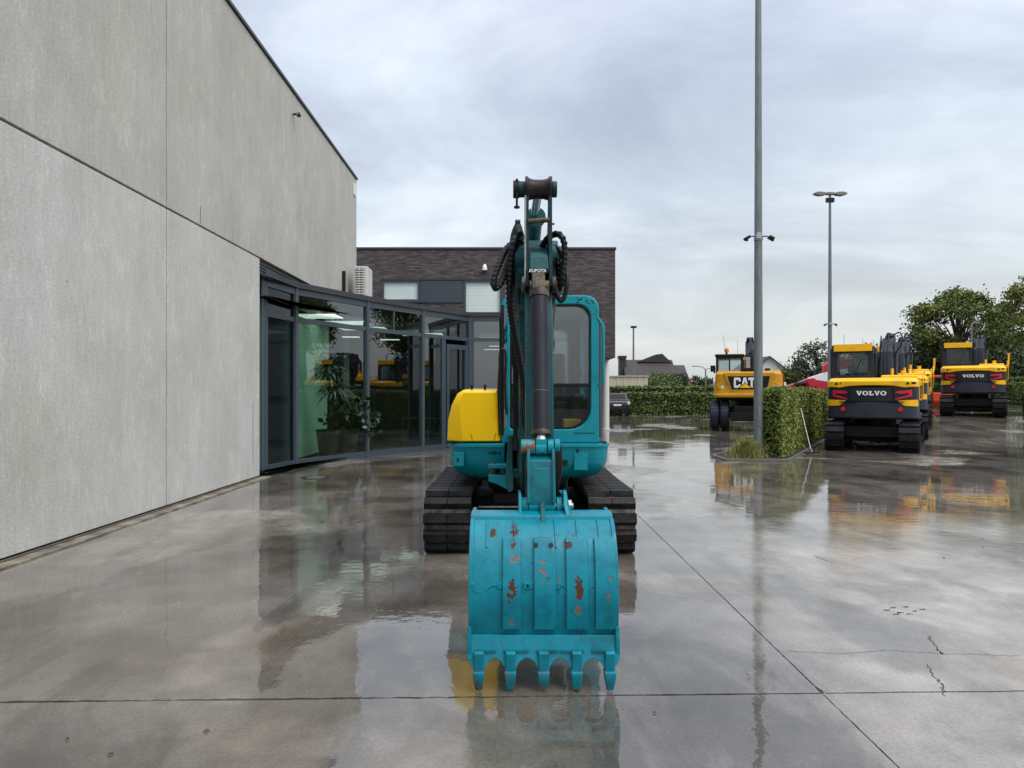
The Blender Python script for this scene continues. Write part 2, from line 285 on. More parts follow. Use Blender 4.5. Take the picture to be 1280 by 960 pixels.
# ------------------------------------------------------------------ mesh helpers
OFF = Vector((0, 0, 0))
class MB:
    def __init__(s): s.v = []; s.f = []
    def add(s, vs, fs):
        o = len(s.v); s.v += [tuple(p) for p in vs]; s.f += [tuple(i + o for i in f) for f in fs]; return s
    def box(s, c, d, rot=None):
        x, y, z = d[0] / 2, d[1] / 2, d[2] / 2
        vs = [Vector((i * x, j * y, k * z)) for k in (-1, 1) for j in (-1, 1) for i in (-1, 1)]
        if rot is not None: vs = [rot @ p for p in vs]
        c = Vector(c)
        return s.add([p + c for p in vs], [(0, 2, 3, 1), (4, 5, 7, 6), (0, 1, 5, 4), (2, 6, 7, 3), (0, 4, 6, 2), (1, 3, 7, 5)])
    def bb(s, x0, x1, y0, y1, z0, z1): return s.box(((x0 + x1) / 2, (y0 + y1) / 2, (z0 + z1) / 2), (x1 - x0, y1 - y0, z1 - z0))
    def prism(s, pts, a, b, ax='x'):
        """polygon extruded along an axis; pts are the other two coordinates in order"""
        n = len(pts)
        def q(p, t): return {'x': (t, p[0], p[1]), 'y': (p[0], t, p[1]), 'z': (p[0], p[1], t)}[ax]
        return s.add([q(p, a) for p in pts] + [q(p, b) for p in pts], [tuple(range(n))[::-1], tuple(range(n, 2 * n))] + [(i, (i + 1) % n, n + (i + 1) % n, n + i) for i in range(n)])
    def ring(s, outer, inner, a, b, ax='y'):
        """frame: two closed outlines of equal count, extruded"""
        n = len(outer)
        def q(p, t): return {'x': (t, p[0], p[1]), 'y': (p[0], t, p[1]), 'z': (p[0], p[1], t)}[ax]
        vs = [q(p, a) for p in outer] + [q(p, a) for p in inner] + [q(p, b) for p in outer] + [q(p, b) for p in inner]
        fs = []
        for i in range(n):
            j = (i + 1) % n
            fs += [(i, j, n + j, n + i), (2 * n + i, 3 * n + i, 3 * n + j, 2 * n + j), (i, 2 * n + i, 2 * n + j, j), (n + i, n + j, 3 * n + j, 3 * n + i)]
        return s.add(vs, fs)
    def cyl(s, p0, p1, r0, r1=None, n=20, cap=True):
        r1 = r0 if r1 is None else r1
        p0, p1 = Vector(p0), Vector(p1); d = (p1 - p0).normalized()
        u = d.orthogonal().normalized(); v = d.cross(u)
        vs = []
        for p, r in ((p0, r0), (p1, r1)):
            vs += [p + (u * math.cos(2 * math.pi * i / n) + v * math.sin(2 * math.pi * i / n)) * r for i in range(n)]
        fs = [(i, (i + 1) % n, n + (i + 1) % n, n + i) for i in range(n)]
        if cap: fs += [tuple(range(n))[::-1], tuple(range(n, 2 * n))]
        return s.add(vs, fs)
    def lathe(s, prof, p0, ax, n=24):
        """profile of (radius, distance along ax)"""
        p0 = Vector(p0); d = Vector(ax).normalized(); u = d.orthogonal().normalized(); v = d.cross(u); vs = []; fs = []
        for r, h in prof: vs += [p0 + d * h + (u * math.cos(2 * math.pi * i / n) + v * math.sin(2 * math.pi * i / n)) * r for i in range(n)]
        for k in range(len(prof) - 1): fs += [(k * n + i, k * n + (i + 1) % n, (k + 1) * n + (i + 1) % n, (k + 1) * n + i) for i in range(n)]
        fs += [tuple(range(n))[::-1], tuple(range((len(prof) - 1) * n, len(prof) * n))]
        return s.add(vs, fs)
    def tube(s, pts, r, n=8, rib=0, sub=6, rr=None):
        """smooth tube through points; rib > 0 makes a spiral-wrapped hose"""
        pts = [Vector(p) for p in pts]; path = []
        if len(pts) > 2 and sub > 1:
            q = [pts[0] * 2 - pts[1]] + pts + [pts[-1] * 2 - pts[-2]]
            for i in range(1, len(q) - 2):
                for k in range(sub):
                    t = k / sub; a, b, c, d = q[i - 1], q[i], q[i + 1], q[i + 2]
                    path.append(0.5 * ((2 * b) + (c - a) * t + (2 * a - 5 * b + 4 * c - d) * t * t + (3 * b - a - 3 * c + d) * t ** 3))
            path.append(pts[-1])
        else: path = pts
        if rib:
            L_ = [0]
            for a, b in zip(path, path[1:]): L_.append(L_[-1] + (b - a).length)
            step = rib / 4; m = max(4, int(L_[-1] / step)); np_ = []; j = 0
            for k in range(m + 1):
                t = L_[-1] * k / m
                while j < len(L_) - 2 and L_[j + 1] < t: j += 1
                f = (t - L_[j]) / max(1e-9, L_[j + 1] - L_[j]); np_.append(path[j].lerp(path[j + 1], f))
            path = np_
        up = None; vs = []; m = len(path)
        for k, p in enumerate(path):
            d = (path[min(k + 1, m - 1)] - path[max(k - 1, 0)]).normalized()
            if up is None: up = d.orthogonal().normalized()
            up = (up - d * up.dot(d)).normalized(); v = d.cross(up)
            rad = r if rr is None else r + (rr - r) * k / (m - 1)
            for i in range(n):
                a = 2 * math.pi * i / n
                q2 = rad * (1 + (0.22 if (k + int(4 * i / n)) % 4 < 2 else -0.05)) if rib else rad
                vs.append(p + (up * math.cos(a) + v * math.sin(a)) * q2)
        fs = [(k * n + i, k * n + (i + 1) % n, (k + 1) * n + (i + 1) % n, (k + 1) * n + i) for k in range(m - 1) for i in range(n)]
        fs += [tuple(range(n))[::-1], tuple(range((m - 1) * n, m * n))]
        return s.add(vs, fs)
    def sphere(s, c, r, n=12, m=8, sq=(1, 1, 1)):
        c = Vector(c); vs = []; fs = []
        for j in range(1, m):
            a = math.pi * j / m
            vs += [c + Vector((r * sq[0] * math.sin(a) * math.cos(2 * math.pi * i / n), r * sq[1] * math.sin(a) * math.sin(2 * math.pi * i / n), r * sq[2] * math.cos(a))) for i in range(n)]
        t = len(vs); vs += [c + Vector((0, 0, r * sq[2])), c - Vector((0, 0, r * sq[2]))]
        fs += [(i, t, (i + 1) % n)[::-1] for i in range(n)]
        for j in range(m - 2): fs += [(j * n + i, (j + 1) * n + i, (j + 1) * n + (i + 1) % n, j * n + (i + 1) % n) for i in range(n)]
        fs += [((m - 2) * n + i, t + 1, (m - 2) * n + (i + 1) % n) for i in range(n)]
        return s.add(vs, fs)

def mesh_of(name, mb, m, off=None):
    off = OFF if off is None else off
    me = bpy.data.meshes.new(name)
    me.from_pydata([(p[0] - off[0], p[1] - off[1], p[2] - off[2]) for p in mb.v], [], mb.f); me.update()
    if m: me.materials.append(m)
    return me

def link(name, me, parent=None):
    o = bpy.data.objects.new(name, me); COL.objects.link(o)
    if parent is not None: o.parent = parent
    return o

def obj(name, mb, m, parent=None, bevel=0.0, seg=2, sharp=35, off=None, label=None):
    me = mesh_of(name, mb, m, off)
    import bmesh
    bm = bmesh.new(); bm.from_mesh(me); bmesh.ops.recalc_face_normals(bm, faces=bm.faces); bm.to_mesh(me); bm.free()
    me.polygons.foreach_set('use_smooth', [True] * len(me.polygons))
    o = link(name, me, parent)
    if bevel:
        b = o.modifiers.new('bevel', 'BEVEL'); b.width = bevel; b.segments = seg; b.limit_method = 'ANGLE'; b.angle_limit = R(32); b.harden_normals = True
    else: me.set_sharp_from_angle(angle=R(sharp))
    if label: o['label'] = label
    return o

def tag(o, label=None, cat=None, group=None, kind=None):
    if label: o['label'] = label
    if cat: o['category'] = cat
    if group: o['group'] = group
    if kind: o['kind'] = kind
    return o

def empty(name, loc, rz=0.0, label=None, cat=None, group=None):
    o = bpy.data.objects.new(name, None); COL.objects.link(o); o.location = loc; o.rotation_euler = (0, 0, rz); o.empty_display_size = .3
    return tag(o, label, cat, group)

def copy_tree(o, parent=None):
    c = o.copy(); COL.objects.link(c)
    if parent is not None: c.parent = parent
    for ch in [k for k in bpy.data.objects if k.parent == o]: copy_tree(ch, c)
    return c

def quads_mesh(name, V, m, nper=4):
    """V: (n*nper, 3) numpy vertices, one face per nper vertices"""
    n = len(V) // nper; me = bpy.data.meshes.new(name)
    me.vertices.add(len(V)); me.vertices.foreach_set('co', V.astype(np.float32).ravel())
    me.loops.add(n * nper); me.loops.foreach_set('vertex_index', np.arange(n * nper, dtype=np.int32))
    me.polygons.add(n); me.polygons.foreach_set('loop_start', (np.arange(n) * nper).astype(np.int32))
    me.update(calc_edges=True); me.materials.append(m); return me

def leaves(C, size, elong=1.6, upbias=0.0):
    """rhombus leaves at centres C"""
    n = len(C); a = rng.normal(size=(n, 3)); a /= np.linalg.norm(a, axis=1)[:, None]
    b = rng.normal(size=(n, 3)); b[:, 2] += upbias
    b -= a * (a * b).sum(1)[:, None]; b /= np.linalg.norm(b, axis=1)[:, None]
    s = size * rng.uniform(.6, 1.3, n)[:, None]
    V = np.stack([C - a * s * elong / 2, C + b * s / 2, C + a * s * elong / 2, C - b * s / 2], 1)
    return V.reshape(-1, 3)

def rrect(x0, x1, z0, z1, rads, n=5):
    """rounded rectangle outline, radii for (bl, br, tr, tl)"""
    pts = []
    for (cx, cz, r, a0) in ((x0 + rads[0], z0 + rads[0], rads[0], 180), (x1 - rads[1], z0 + rads[1], rads[1], 270), (x1 - rads[2], z1 - rads[2], rads[2], 0), (x0 + rads[3], z1 - rads[3], rads[3], 90)):
        for k in range(n + 1): a = R(a0 + 90 * k / n); pts.append((cx + r * math.cos(a), cz + r * math.sin(a)))
    return pts

# ================================================================== ground
def sst(a, b, x):
    t = max(0.0, min(1.0, (x - a) / (b - a))); return t * t * (3 - 2 * t)
def gz(x, y): return 0.70 * sst(.36, .58, x / max(y, 1)) * sst(20, 32, y)

g = MB(); g.add([(-900, -400, -.05), (900, -400, -.05), (900, 1500, -.05), (-900, 1500, -.05)], [(0, 1, 2, 3)])
ground = tag(obj('ground', g, grassland), kind='structure')
s = MB(); s.bb(-4.6, 60, -60, 62, -.045, -.03)
obj('joint_bed', s, earth, ground)
JN = lambda x: 3.805 + .028 * x
_vn = np.random.default_rng(5).uniform(-1, 1, 4096)
def vn(t):
    k = math.floor(t); f = t - k; f = f * f * (3 - 2 * f); return _vn[k % 4096] * (1 - f) + _vn[(k + 1) % 4096] * f
def jit(t, seed, amp):
    o = seed * 131.7; env = .45 + .55 * abs(vn(t * .9 + o))
    return amp * env * (.5 * vn(t * 5 + o) + .45 * vn(t * 17 + o * 2) + .4 * vn(t * 47 + o * 3) + random.uniform(-.2, .2))
def slab(x0, x1, y0, y1, rough=(1, 1, 1, 1)):
    """y0/y1: a number or the skew joint; rough: jitter on the south, east, north, west edges"""
    f0 = y0 if callable(y0) else (lambda x: y0)
    f1 = y1 if callable(y1) else (lambda x: y1)
    pts = []
    def step(p, q, dens=.018):
        n = max(1, int(abs(q - p) / dens)); return [p + (q - p) * k / n for k in range(n)]
    gx = .0075; gs = .004
    for x in step(x0, x1): pts.append((x, f0(x) + gx * (1.5 if x < .8 else 1) + jit(x, 1, .011 if x < .5 else .006) * rough[0]))
    ye = f1(x1); yn = min(ye, 14); ys = step(f0(x1) + gx, yn) + (step(yn, ye, 1) if ye > 14 else [])
    for y in ys: pts.append((x1 - gs + jit(y, 2, .003) * rough[1], y))
    for x in step(x1, x0): pts.append((x, f1(x) - gx + jit(x, 3, .012 if x < .5 else .006) * rough[2]))
    ys = ys[::-1]
    for y in ys: pts.append((x0 + gs + jit(y, 4, .003) * rough[3], y))
    m = MB(); m.prism(pts, -.03, 0, 'z'); return obj('concrete_slab', m, wet, ground, sharp=60)
slab(-4.33, 1.552, -60, JN); slab(-4.33, 1.552, JN, 60)
slab(1.552, 5.9, -60, JN); slab(1.552, 5.9, JN, 60)
slab(5.9, 60, -60, JN)
m = MB(); xs = [5.906] + [6 + .75 * k for k in range(73)]; ys = [None] + [4.6 + .75 * k for k in range(77)]
vs = []; 
for j, y in enumerate(ys):
    for x in xs: yy = JN(x) + .008 if y is None else y; vs.append((x, yy, gz(x, yy)))
nx = len(xs); fs = [(j * nx + i, j * nx + i + 1, (j + 1) * nx + i + 1, (j + 1) * nx + i) for j in range(len(ys) - 1) for i in range(nx - 1)]
m.add(vs, fs); m.add([(5.906, JN(5.9), 0), (5.906, 62, 0), (5.906, 62, -.03), (5.906, JN(5.9), -.03)], [(0, 1, 2, 3)])
m.add([(5.906, JN(5.9) + .008, 0), (60, JN(60) + .008, 0), (60, JN(60), -.03), (5.906, JN(5.9), -.03)], [(0, 1, 2, 3)])
obj('concrete_slab', m, wet, ground)
# hairline cracks and litter on the slabs
def crack(pts, wd=.004):
    m = MB(); path = []
    for a, b in zip(pts, pts[1:]):
        for k in range(14): t = k / 14; path.append((a[0] + (b[0] - a[0]) * t + random.uniform(-.012, .012), a[1] + (b[1] - a[1]) * t + random.uniform(-.012, .012)))
    path.append(pts[-1])
    for (x0, y0), (x1, y1) in zip(path, path[1:]):
        d = math.hypot(x1 - x0, y1 - y0) or 1; nx_, ny_ = -(y1 - y0) / d * wd / 2, (x1 - x0) / d * wd / 2
        m.add([(x0 + nx_, y0 + ny_, .0015), (x0 - nx_, y0 - ny_, .0015), (x1 - nx_, y1 - ny_, .0015), (x1 + nx_, y1 + ny_, .0015)], [(0, 1, 2, 3)])
    obj('hairline_crack', m, earth, ground)
def G(px, py): d = H * F / (py - CY); return ((px - 640) / F * d, d)
crack([G(985, 814), G(1050, 817), G(1110, 813), G(1180, 817), G(1275, 820)], .003)
crack([G(1160, 795), G(1172, 812), G(1178, 818)], .005); crack([G(1158, 831), G(1168, 846), G(1178, 856), G(1181, 870)], .004)
crack([G(1018, 695), G(1042, 704)], .006)
for px, py, lb in [(1180, 698, 'tiny brown leaf on the wet slab well right of the diagonal joint'), (1229, 684, 'tiny dead leaf on the wet slab near the right edge, upper of two'),
                   (1228, 674, 'brown leaf fleck highest up the slab at the right edge'), (258, 915, 'curled brown leaf on the near slab at lower left'), (818, 892, 'brown leaf just below the cross joint right of the bucket teeth'),
                   (84, 925, 'small dark leaf on the near slab in the lower left corner'), (138, 944, 'small brown leaf at the bottom edge, lower left')]:
    x, y = G(px, py); m = MB(); r = random.uniform(.006, .012)
    m.add([(x - r * 1.6, y, gz(x, y) + .004), (x, y - r, .009), (x + r * 1.5, y + r * .2, .004), (x + r * .2, y + r, .012)], [(0, 1, 2), (0, 2, 3)])
    tag(obj('fallen_leaf', m, soap, None), lb, 'leaf', 'dead leaves scattered on the wet yard')
for px, py in [(1106, 763), (1114, 760), (1122, 766), (1130, 759), (1118, 768), (1140, 764), (1150, 762), (1134, 768)]:
    crack([G(px, py), G(px + 6, py - .5)], .006)
# manhole cover by the glazing
x, y = -3.5, 13.7; m = MB(); m.lathe([(.25, 0), (.25, .006), (.235, .008), (.23, .005), (.0, .005)], (x, y, 0), (0, 0, 1), 40)
mh = tag(obj('manhole_cover', m, black), 'round dark manhole cover set in the wet yard before the glazed pavilion', 'manhole cover')
m = MB()
for k in range(6): m.bb(x - .17 + .01 * abs(k - 2.5) ** 2, x + .17 - .01 * abs(k - 2.5) ** 2, y - .16 + k * .06, y - .135 + k * .06, .004, .009)
obj('tread_bar', m, steel, mh)

# ================================================================== hall with precast concrete panels
OFF = Vector((-4.5, 3.9, 0))
hall = empty('concrete_hall', OFF, label='tall grey precast concrete hall with dark roof edge filling the left side', cat='building')
wallx = -4.5
def panel(y0, y1, z0, z1, m_):
    m = MB(); g = .014; m.bb(wallx - .2, wallx + random.uniform(-.001, .001), y0 + g, y1 - g, z0 + g, z1 - g); return obj('concrete_panel', m, m_, hall, bevel=.006)
for y0, y1 in ((-14.3, -8.2), (-8.2, -2.1), (-2.1, 3.92), (3.92, 10.02), (10.02, 13.72)): panel(y0, y1, .03, 3.92, conc_lo)
for y0, y1 in ((-14.3, -8.2), (-8.2, -2.1), (-2.1, 3.92), (3.92, 10.02), (10.02, 16.12), (16.12, 22.26)): panel(y0, y1, 3.92, 7.69, conc_hi)
m = MB(); m.bb(-22, wallx - .2, -14.3, 13.7, 0, 7.66); m.bb(-22, wallx - .2, 13.7, 22.2, 3.9, 7.66); m.bb(-22, wallx - .36, 13.7, 22.2, 0, 3.9)
obj('wall_backing', m, dkgrey, hall)
m = MB(); m.bb(-22, wallx - .21, 22.2, 22.26, 0, 7.69); obj('end_wall', m, conc_lo, hall)
m = MB(); m.bb(-22.05, wallx + .035, -14.35, 22.3, 7.692, 7.75); obj('roof_coping', m, coping, hall, bevel=.004)
m = MB(); m.bb(wallx - .3, wallx - .07, 13.75, 22.2, 3.66, 3.915); obj('soffit_flashing', m, coping, hall)
m = MB()
for k in range(4): m.bb(wallx - .07, wallx - .05, 13.75, 20, 3.68 + k * .058, 3.70 + k * .058)
obj('soffit_slat', m, alum, hall)
for sl in ((11.09, 11.10, 3.95, 4.2), (13.35, 13.36, .3, 1.35)): m = MB(); m.bb(wallx - .02, wallx + .003, *sl); obj('cast_in_slot', m, dkgrey, hall)
# mortar strip along the foot of the wall
m = MB(); pts = []
yy = -12
while yy < 13.7: pts.append((wallx + .165 + jit(yy, 5, .012), yy)); yy += .06
pts.append((wallx + .165, 13.85)); pts += [(wallx - .02, 13.85), (wallx - .02, -12)]
m.prism(pts, -.02, .014, 'z'); tag(obj('kerb_strip', m, gravelm, None, off=(0, 0, 0)), kind='structure')
m = MB(); m.bb(wallx + .002, wallx + .028, -12, 13.7, .0145, .032); tag(obj('wall_skirting', m, kerbm, None, off=(0, 0, 0)), kind='structure')
# wall-mounted bits
OFF = Vector((-4.5, 15.8, 7.24)); c = empty('security_camera', OFF, label='small black camera fixed high on the concrete wall above the pavilion', cat='camera')
m = MB(); m.cyl((-4.5, 15.8, 7.24), (-4.38, 15.8, 7.24), .02); obj('bracket', m, black, c)
m = MB(); m.box((-4.38, 15.77, 7.22), (.07, .14, .06)); obj('housing', m, black, c, bevel=.01)
m = MB(); m.cyl((-4.38, 15.69, 7.22), (-4.38, 15.71, 7.22), .02); obj('lens', m, chrome, c)
OFF = Vector((-4.5, 22, 7.3)); m = MB(); m.bb(-4.499, -4.48, 21.78, 22.1, 7.15, 7.5)
tag(obj('wall_plate', m, white, None, bevel=.004), 'small white plate at the top far corner of the concrete wall', 'sign').location = OFF

# ================================================================== glazed pavilion
OFF = Vector((-3, 19, 0))
pav = empty('glass_pavilion', OFF, label='low faceted pavilion glazed in blue-grey frames against the concrete hall', cat='building')
A, B, C_, D, E, G1 = [(-4.72, 14.5), (-4.48, 15.93), (-3.42, 18.2), (-2.33, 20.1), (-1.2, 21.8), (2.5, 21.8)]
ZT, ZB, ZM = 3.55, .13, 2.98
def facet(p, q):
    p, q = Vector((*p, 0)), Vector((*q, 0)); d = (q - p).normalized(); n = Vector((d.y, -d.x, 0)); return p, q, d, n, (q - p).length
def bar(mb, fc, t0, t1, z0, z1, depth=.09, out=0.0):
    p, q, d, n, l = fc; c0, c1 = p + d * t0, p + d * t1
    vs = []
    for z in (z0, z1):
        for c in (c0, c1):
            for s_ in (out, out - depth): vs.append(c + n * s_ + Vector((0, 0, z)))
    mb.add(vs, [(0, 1, 3, 2), (4, 6, 7, 5), (0, 2, 6, 4), (1, 5, 7, 3), (0, 4, 5, 1), (2, 3, 7, 6)])
def pane(fc, t0, t1, z0, z1, parent, m_=None, name='window_pane'):
    mb = MB(); bar(mb, fc, t0, t1, z0, z1, .012, -.03); return obj(name, mb, m_ or winglass, parent)
def bay(fc, lows, tops, gl=None, door=None):
    """lows / tops: lists of (t0, t1) pane spans"""
    l = fc[4]; fr = MB()
    bar(fr, fc, 0, l, 0.0, ZB, .10, .012); bar(fr, fc, 0, l, ZT, ZT + .13, .10, .012); bar(fr, fc, .001, l - .001, ZM, ZM + .10, .088, .006)
    for spans, z0, z1 in ((lows + ([door] if door else []), ZB if not door else .03, ZM), (tops, ZM + .1, ZT)):
        ed = [0] + [v for ab in spans for v in ab] + [l]
        for k in range(0, len(ed), 2):
            if ed[k + 1] - ed[k] > .003: bar(fr, fc, ed[k], ed[k + 1], z0, z1, .085, .0)
    fo = obj('window_frame', fr, alum, pav)
    for a, b in lows: pane(fc, a, b, ZB, ZM, fo, gl)
    for a, b in tops: pane(fc, a, b, ZM + .1, ZT, fo, gl)
    return fo
f1 = facet(A, B); bay(f1, [(.25, f1[4] - .08)], [(.25, f1[4] - .08)], navyglass)
f2 = facet(B, C_); bay(f2, [(.09, f2[4] - .06)], [(.09, f2[4] - .06)])
f3 = facet(C_, D); bay(f3, [(.06, f3[4] - .06)], [(.06, .98), (1.02, f3[4] - .06)])
f4 = facet(D, E); bay(f4, [(.06, .80)], [(.06, f4[4] - .07)], None, (.96, f4[4] - .12))
f5 = facet(E, G1); bay(f5, [(.12, .93), (1.0, 1.9), (1.97, 3.62)], [(.12, .93), (1.0, 1.9), (1.97, 3.62)], brightglass)
# corner covers on the vertices
for pt in (A, B, C_, D, E, G1): m = MB(); m.cyl((pt[0], pt[1], 0.002), (pt[0], pt[1], ZT + .128), .052, n=14); obj('corner_post', m, alum, pav)
# door in the last facet
dr = MB(); 
t0, t1 = .98, f4[4] - .14
bar(dr, f4, t0, t1, .04, .2, .06, .03); bar(dr, f4, t0, t1, 2.72, 2.85, .06, .03); bar(dr, f4, t0, t0 + .1, .2, 2.72, .06, .03); bar(dr, f4, t1 - .1, t1, .2, 2.72, .06, .03)

door = obj('door', dr, alum, pav)
pane(f4, t0 + .1, t1 - .1, .2, 2.72, door, winglass, 'door_pane')
hm = MB(); hp = f4[0] + f4[2] * (t1 - .06) + f4[3] * .09; hm.cyl(hp + Vector((0, 0, .9)), hp + Vector((0, 0, 1.5)), .018); hm.box(hp + Vector((0, 0, 1.0)) - f4[3] * .035, (.03, .08, .03)); hm.box(hp + Vector((0, 0, 1.4)) - f4[3] * .035, (.03, .08, .03))
obj('handle', hm, steel, door)
# roof and interior
def roofpoly(o): return [(wallx - .05, 14.2), (A[0] + .05 + o, A[1] - .1), (B[0] + o, B[1] - .05), (C_[0] + o, C_[1] - o * .5), (D[0] + o, D[1] - o * .5), (E[0] + o * .6, E[1] - o), (G1[0] + o, G1[1] - o), (G1[0] + o, 29.9), (-9, 29.9), (-9, 22.3), (wallx - .05, 22.3)]
m = MB(); m.prism(roofpoly(.06), ZT + .135, ZT + .25, 'z'); obj('roof', m, coping, pav, sharp=20)
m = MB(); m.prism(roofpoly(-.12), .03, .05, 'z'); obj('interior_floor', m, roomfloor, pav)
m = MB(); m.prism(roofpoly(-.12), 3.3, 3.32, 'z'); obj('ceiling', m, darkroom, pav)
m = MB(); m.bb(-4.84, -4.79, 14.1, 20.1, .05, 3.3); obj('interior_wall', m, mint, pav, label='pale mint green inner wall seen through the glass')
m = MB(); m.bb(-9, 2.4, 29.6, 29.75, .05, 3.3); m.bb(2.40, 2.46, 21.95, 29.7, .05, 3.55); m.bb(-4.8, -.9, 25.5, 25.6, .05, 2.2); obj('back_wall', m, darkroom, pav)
em_fill = mat('fill_panel_glow', (0.95, 1.0, .97), .5, emit=.7, var=0)  # wide glowing panels added to brighten the mint wall
em2 = mat('dim_ceiling_tube', (0.95, 1.0, .97), .5, emit=.8, var=0)
for x, y, z, e_, ln in [(-4.25, 17.0, 3.2, em_fill, .42), (-4.1, 18.6, 3.2, em_fill, .6), (-3.9, 20.2, 3.2, em_fill, .6), (-2.6, 22.2, 3.2, em_fill, .6), (-.4, 24, 3.2, em_fill, .6), (-3.9, 18.6, 2.86, em2, .2), (-3.3, 20.8, 2.95, em2, .25), (-.35, 23.6, 2.95, em2, .35), (-.6, 24.6, 2.9, em2, .3)]:
    hw_ = .45 if e_ is em_fill else .1; m = MB(); m.bb(x - ln, x + ln, y - hw_, y + hw_, z, z + .015); obj('ceiling_lamp_and_fill', m, e_, pav)
    for q in (-ln * .7, ln * .7): m = MB(); m.cyl((x + q, y, z + .015), (x + q, y, 3.3), .004, n=4); obj('lamp_cord', m, black, pav)
# desk inside, dim
m = MB(); m.bb(-3.4, -1.6, 23.3, 24, .72, .76); m.bb(-3.35, -3.3, 23.3, 24, .05, .72); m.bb(-1.7, -1.65, 23.3, 24, .05, .72); m.bb(-3.3, -1.7, 23.95, 23.98, .2, .72)
tag(obj('office_desk', m, roomfloor, None, off=(-2.5, 23.6, .05)), 'dim office desk standing deep inside the pavilion', 'desk').location = (-2.5, 23.6, .05)

# potted plants behind the glass
def plant_dracaena(x, y, h, label):
    t = empty('potted_plant', (x, y, .05), label=label, cat='plant', group='plants in pots inside the pavilion')
    m = MB(); m.lathe([(.19, 0), (.27, .62), (.28, .64), (.25, .64), (.24, .58), (0, .58)], (0, 0, 0), (0, 0, 1)); obj('pot', m, terracotta, t, off=(0, 0, 0))
    m = MB(); heads = [(0, 0, h), (.14, -.06, h * .78)]
    for hx, hy, hz_ in heads: m.tube([(hx * .3, hy * .3, .55), (hx * .7, hy * .7, hz_ * .6), (hx, hy, hz_)], .022, 6, sub=3)
    obj('stem', m, bark, t, off=(0, 0, 0))
    V = []
    for hx, hy, hz_ in heads:
        for k in range(110):
            a = random.uniform(0, 6.28); el = random.uniform(-.5, 1.3); l = random.uniform(.38, .62); wd = .022
            d1 = Vector((math.cos(a) * math.cos(el), math.sin(a) * math.cos(el), math.sin(el))); d2 = (d1 + Vector((0, 0, -.75))).normalized()
            s_ = d1.cross(Vector((0, 0, 1))).normalized() * wd; p0 = Vector((hx, hy, hz_)); p1 = p0 + d1 * l * .55; p2 = p1 + d2 * l * .5
            V += [p0 - s_, p0 + s_, p1 + s_ * 1.3, p1 - s_ * 1.3, p1 - s_ * 1.3, p1 + s_ * 1.3, p2 + s_ * .1, p2 - s_ * .1]
    o = link('foliage', quads_mesh('foliage', np.array([tuple(v) for v in V]), leafin), t); return t
def plant_bush(x, y, h, label, sz=.10):
    t = empty('potted_plant', (x, y, .05), label=label, cat='plant', group='plants in pots inside the pavilion')
    m = MB(); m.lathe([(.20, 0), (.28, .5), (.29, .52), (.26, .52), (.25, .46), (0, .46)], (0, 0, 0), (0, 0, 1)); obj('pot', m, terracotta, t, off=(0, 0, 0))
    m = MB(); C = []
    for k in range(14):
        a = random.uniform(0, 6.28); r_ = random.uniform(.1, .42); z = random.uniform(.55, h); e = (r_ * math.cos(a), r_ * math.sin(a), z); m.tube([(0, 0, .45), (e[0] * .4, e[1] * .4, .45 + (z - .45) * .6), e], .009, 5, sub=3)
        for q in range(40): C.append((e[0] + random.gauss(0, .1), e[1] + random.gauss(0, .1), e[2] + random.gauss(0, .11)))
    obj('stem', m, bark, t, off=(0, 0, 0)); link('foliage', quads_mesh('foliage', leaves(np.array(C), sz, 1.7), leafin), t); return t
plant_dracaena(-4.15, 17.35, 1.95, 'tall spiky dragon tree in a dark pot beside the mint wall')
plant_bush(-3.85, 17.95, 1.25, 'bushy broad-leaved houseplant in a pot just right of the dragon tree')
plant_bush(-3.6, 18.5, .95, 'lower leafy houseplant in the pot nearest the first mullion', .085)

# ================================================================== brick office block
OFF = Vector((-5, 30, 0))
off = empty('brick_office', OFF, label='dark brick office block with raised upper storey and white window blinds', cat='building')
BY = 30.0; ZU, ZL = 7.12, 2.9
wins = [(-5.06, -3.62, 5.12, 5.92), (-1.86, -.42, 4.62, 5.92), (-.3, 1.15, 4.62, 5.92)]
def brickwall():
    m = MB(); xs = sorted({-14, 4.03, -3.60, -1.93} | {w_[0] for w_ in wins} | {w_[1] for w_ in wins}); 
    zs = sorted({ZL, ZU, 4.62, 5.12, 5.92})
    for i in range(len(xs) - 1):
        col = []
        for j in range(len(zs) - 1):
            cx, cz = (xs[i] + xs[i + 1]) / 2, (zs[j] + zs[j + 1]) / 2
            hole = any(w_[0] < cx < w_[1] and w_[2] < cz < w_[3] for w_ in wins) or (-3.6 < cx < -1.93 and 5.12 < cz < 5.92)
            if not hole:
                x0, x1, z0, z1 = xs[i], xs[i + 1], zs[j], zs[j + 1]
                m.add([(x0, BY, z0), (x1, BY, z0), (x1, BY, z1), (x0, BY, z1)], [(0, 1, 2, 3)])
    return m
m = brickwall(); m.add([(4.03, BY, ZL), (4.03, 42, ZL), (4.03, 42, ZU), (4.03, BY, ZU)], [(0, 1, 2, 3)])
m.add([(-14, BY, ZL), (4.03, BY, ZL), (4.03, 42, ZL), (-14, 42, ZL)], [(0, 3, 2, 1)]); m.add([(-14, 42, ZL), (4.03, 42, ZL), (4.03, 42, ZU), (-14, 42, ZU)], [(0, 1, 2, 3)])
m.add([(-14, BY, ZU), (4.03, BY, ZU), (4.03, 42, ZU), (-14, 42, ZU)], [(0, 1, 2, 3)])
obj('brick_wall', m, brick, off)
m = MB(); m.bb(-14, 4.07, BY - .04, 42.04, ZU + .003, ZU + .09); obj('roof_coping', m, coping, off, bevel=.01)
m = MB(); m.bb(-5.1, 1.2, BY - .03, BY + .1, 5.921, 5.99); obj('lintel', m, coping, off)
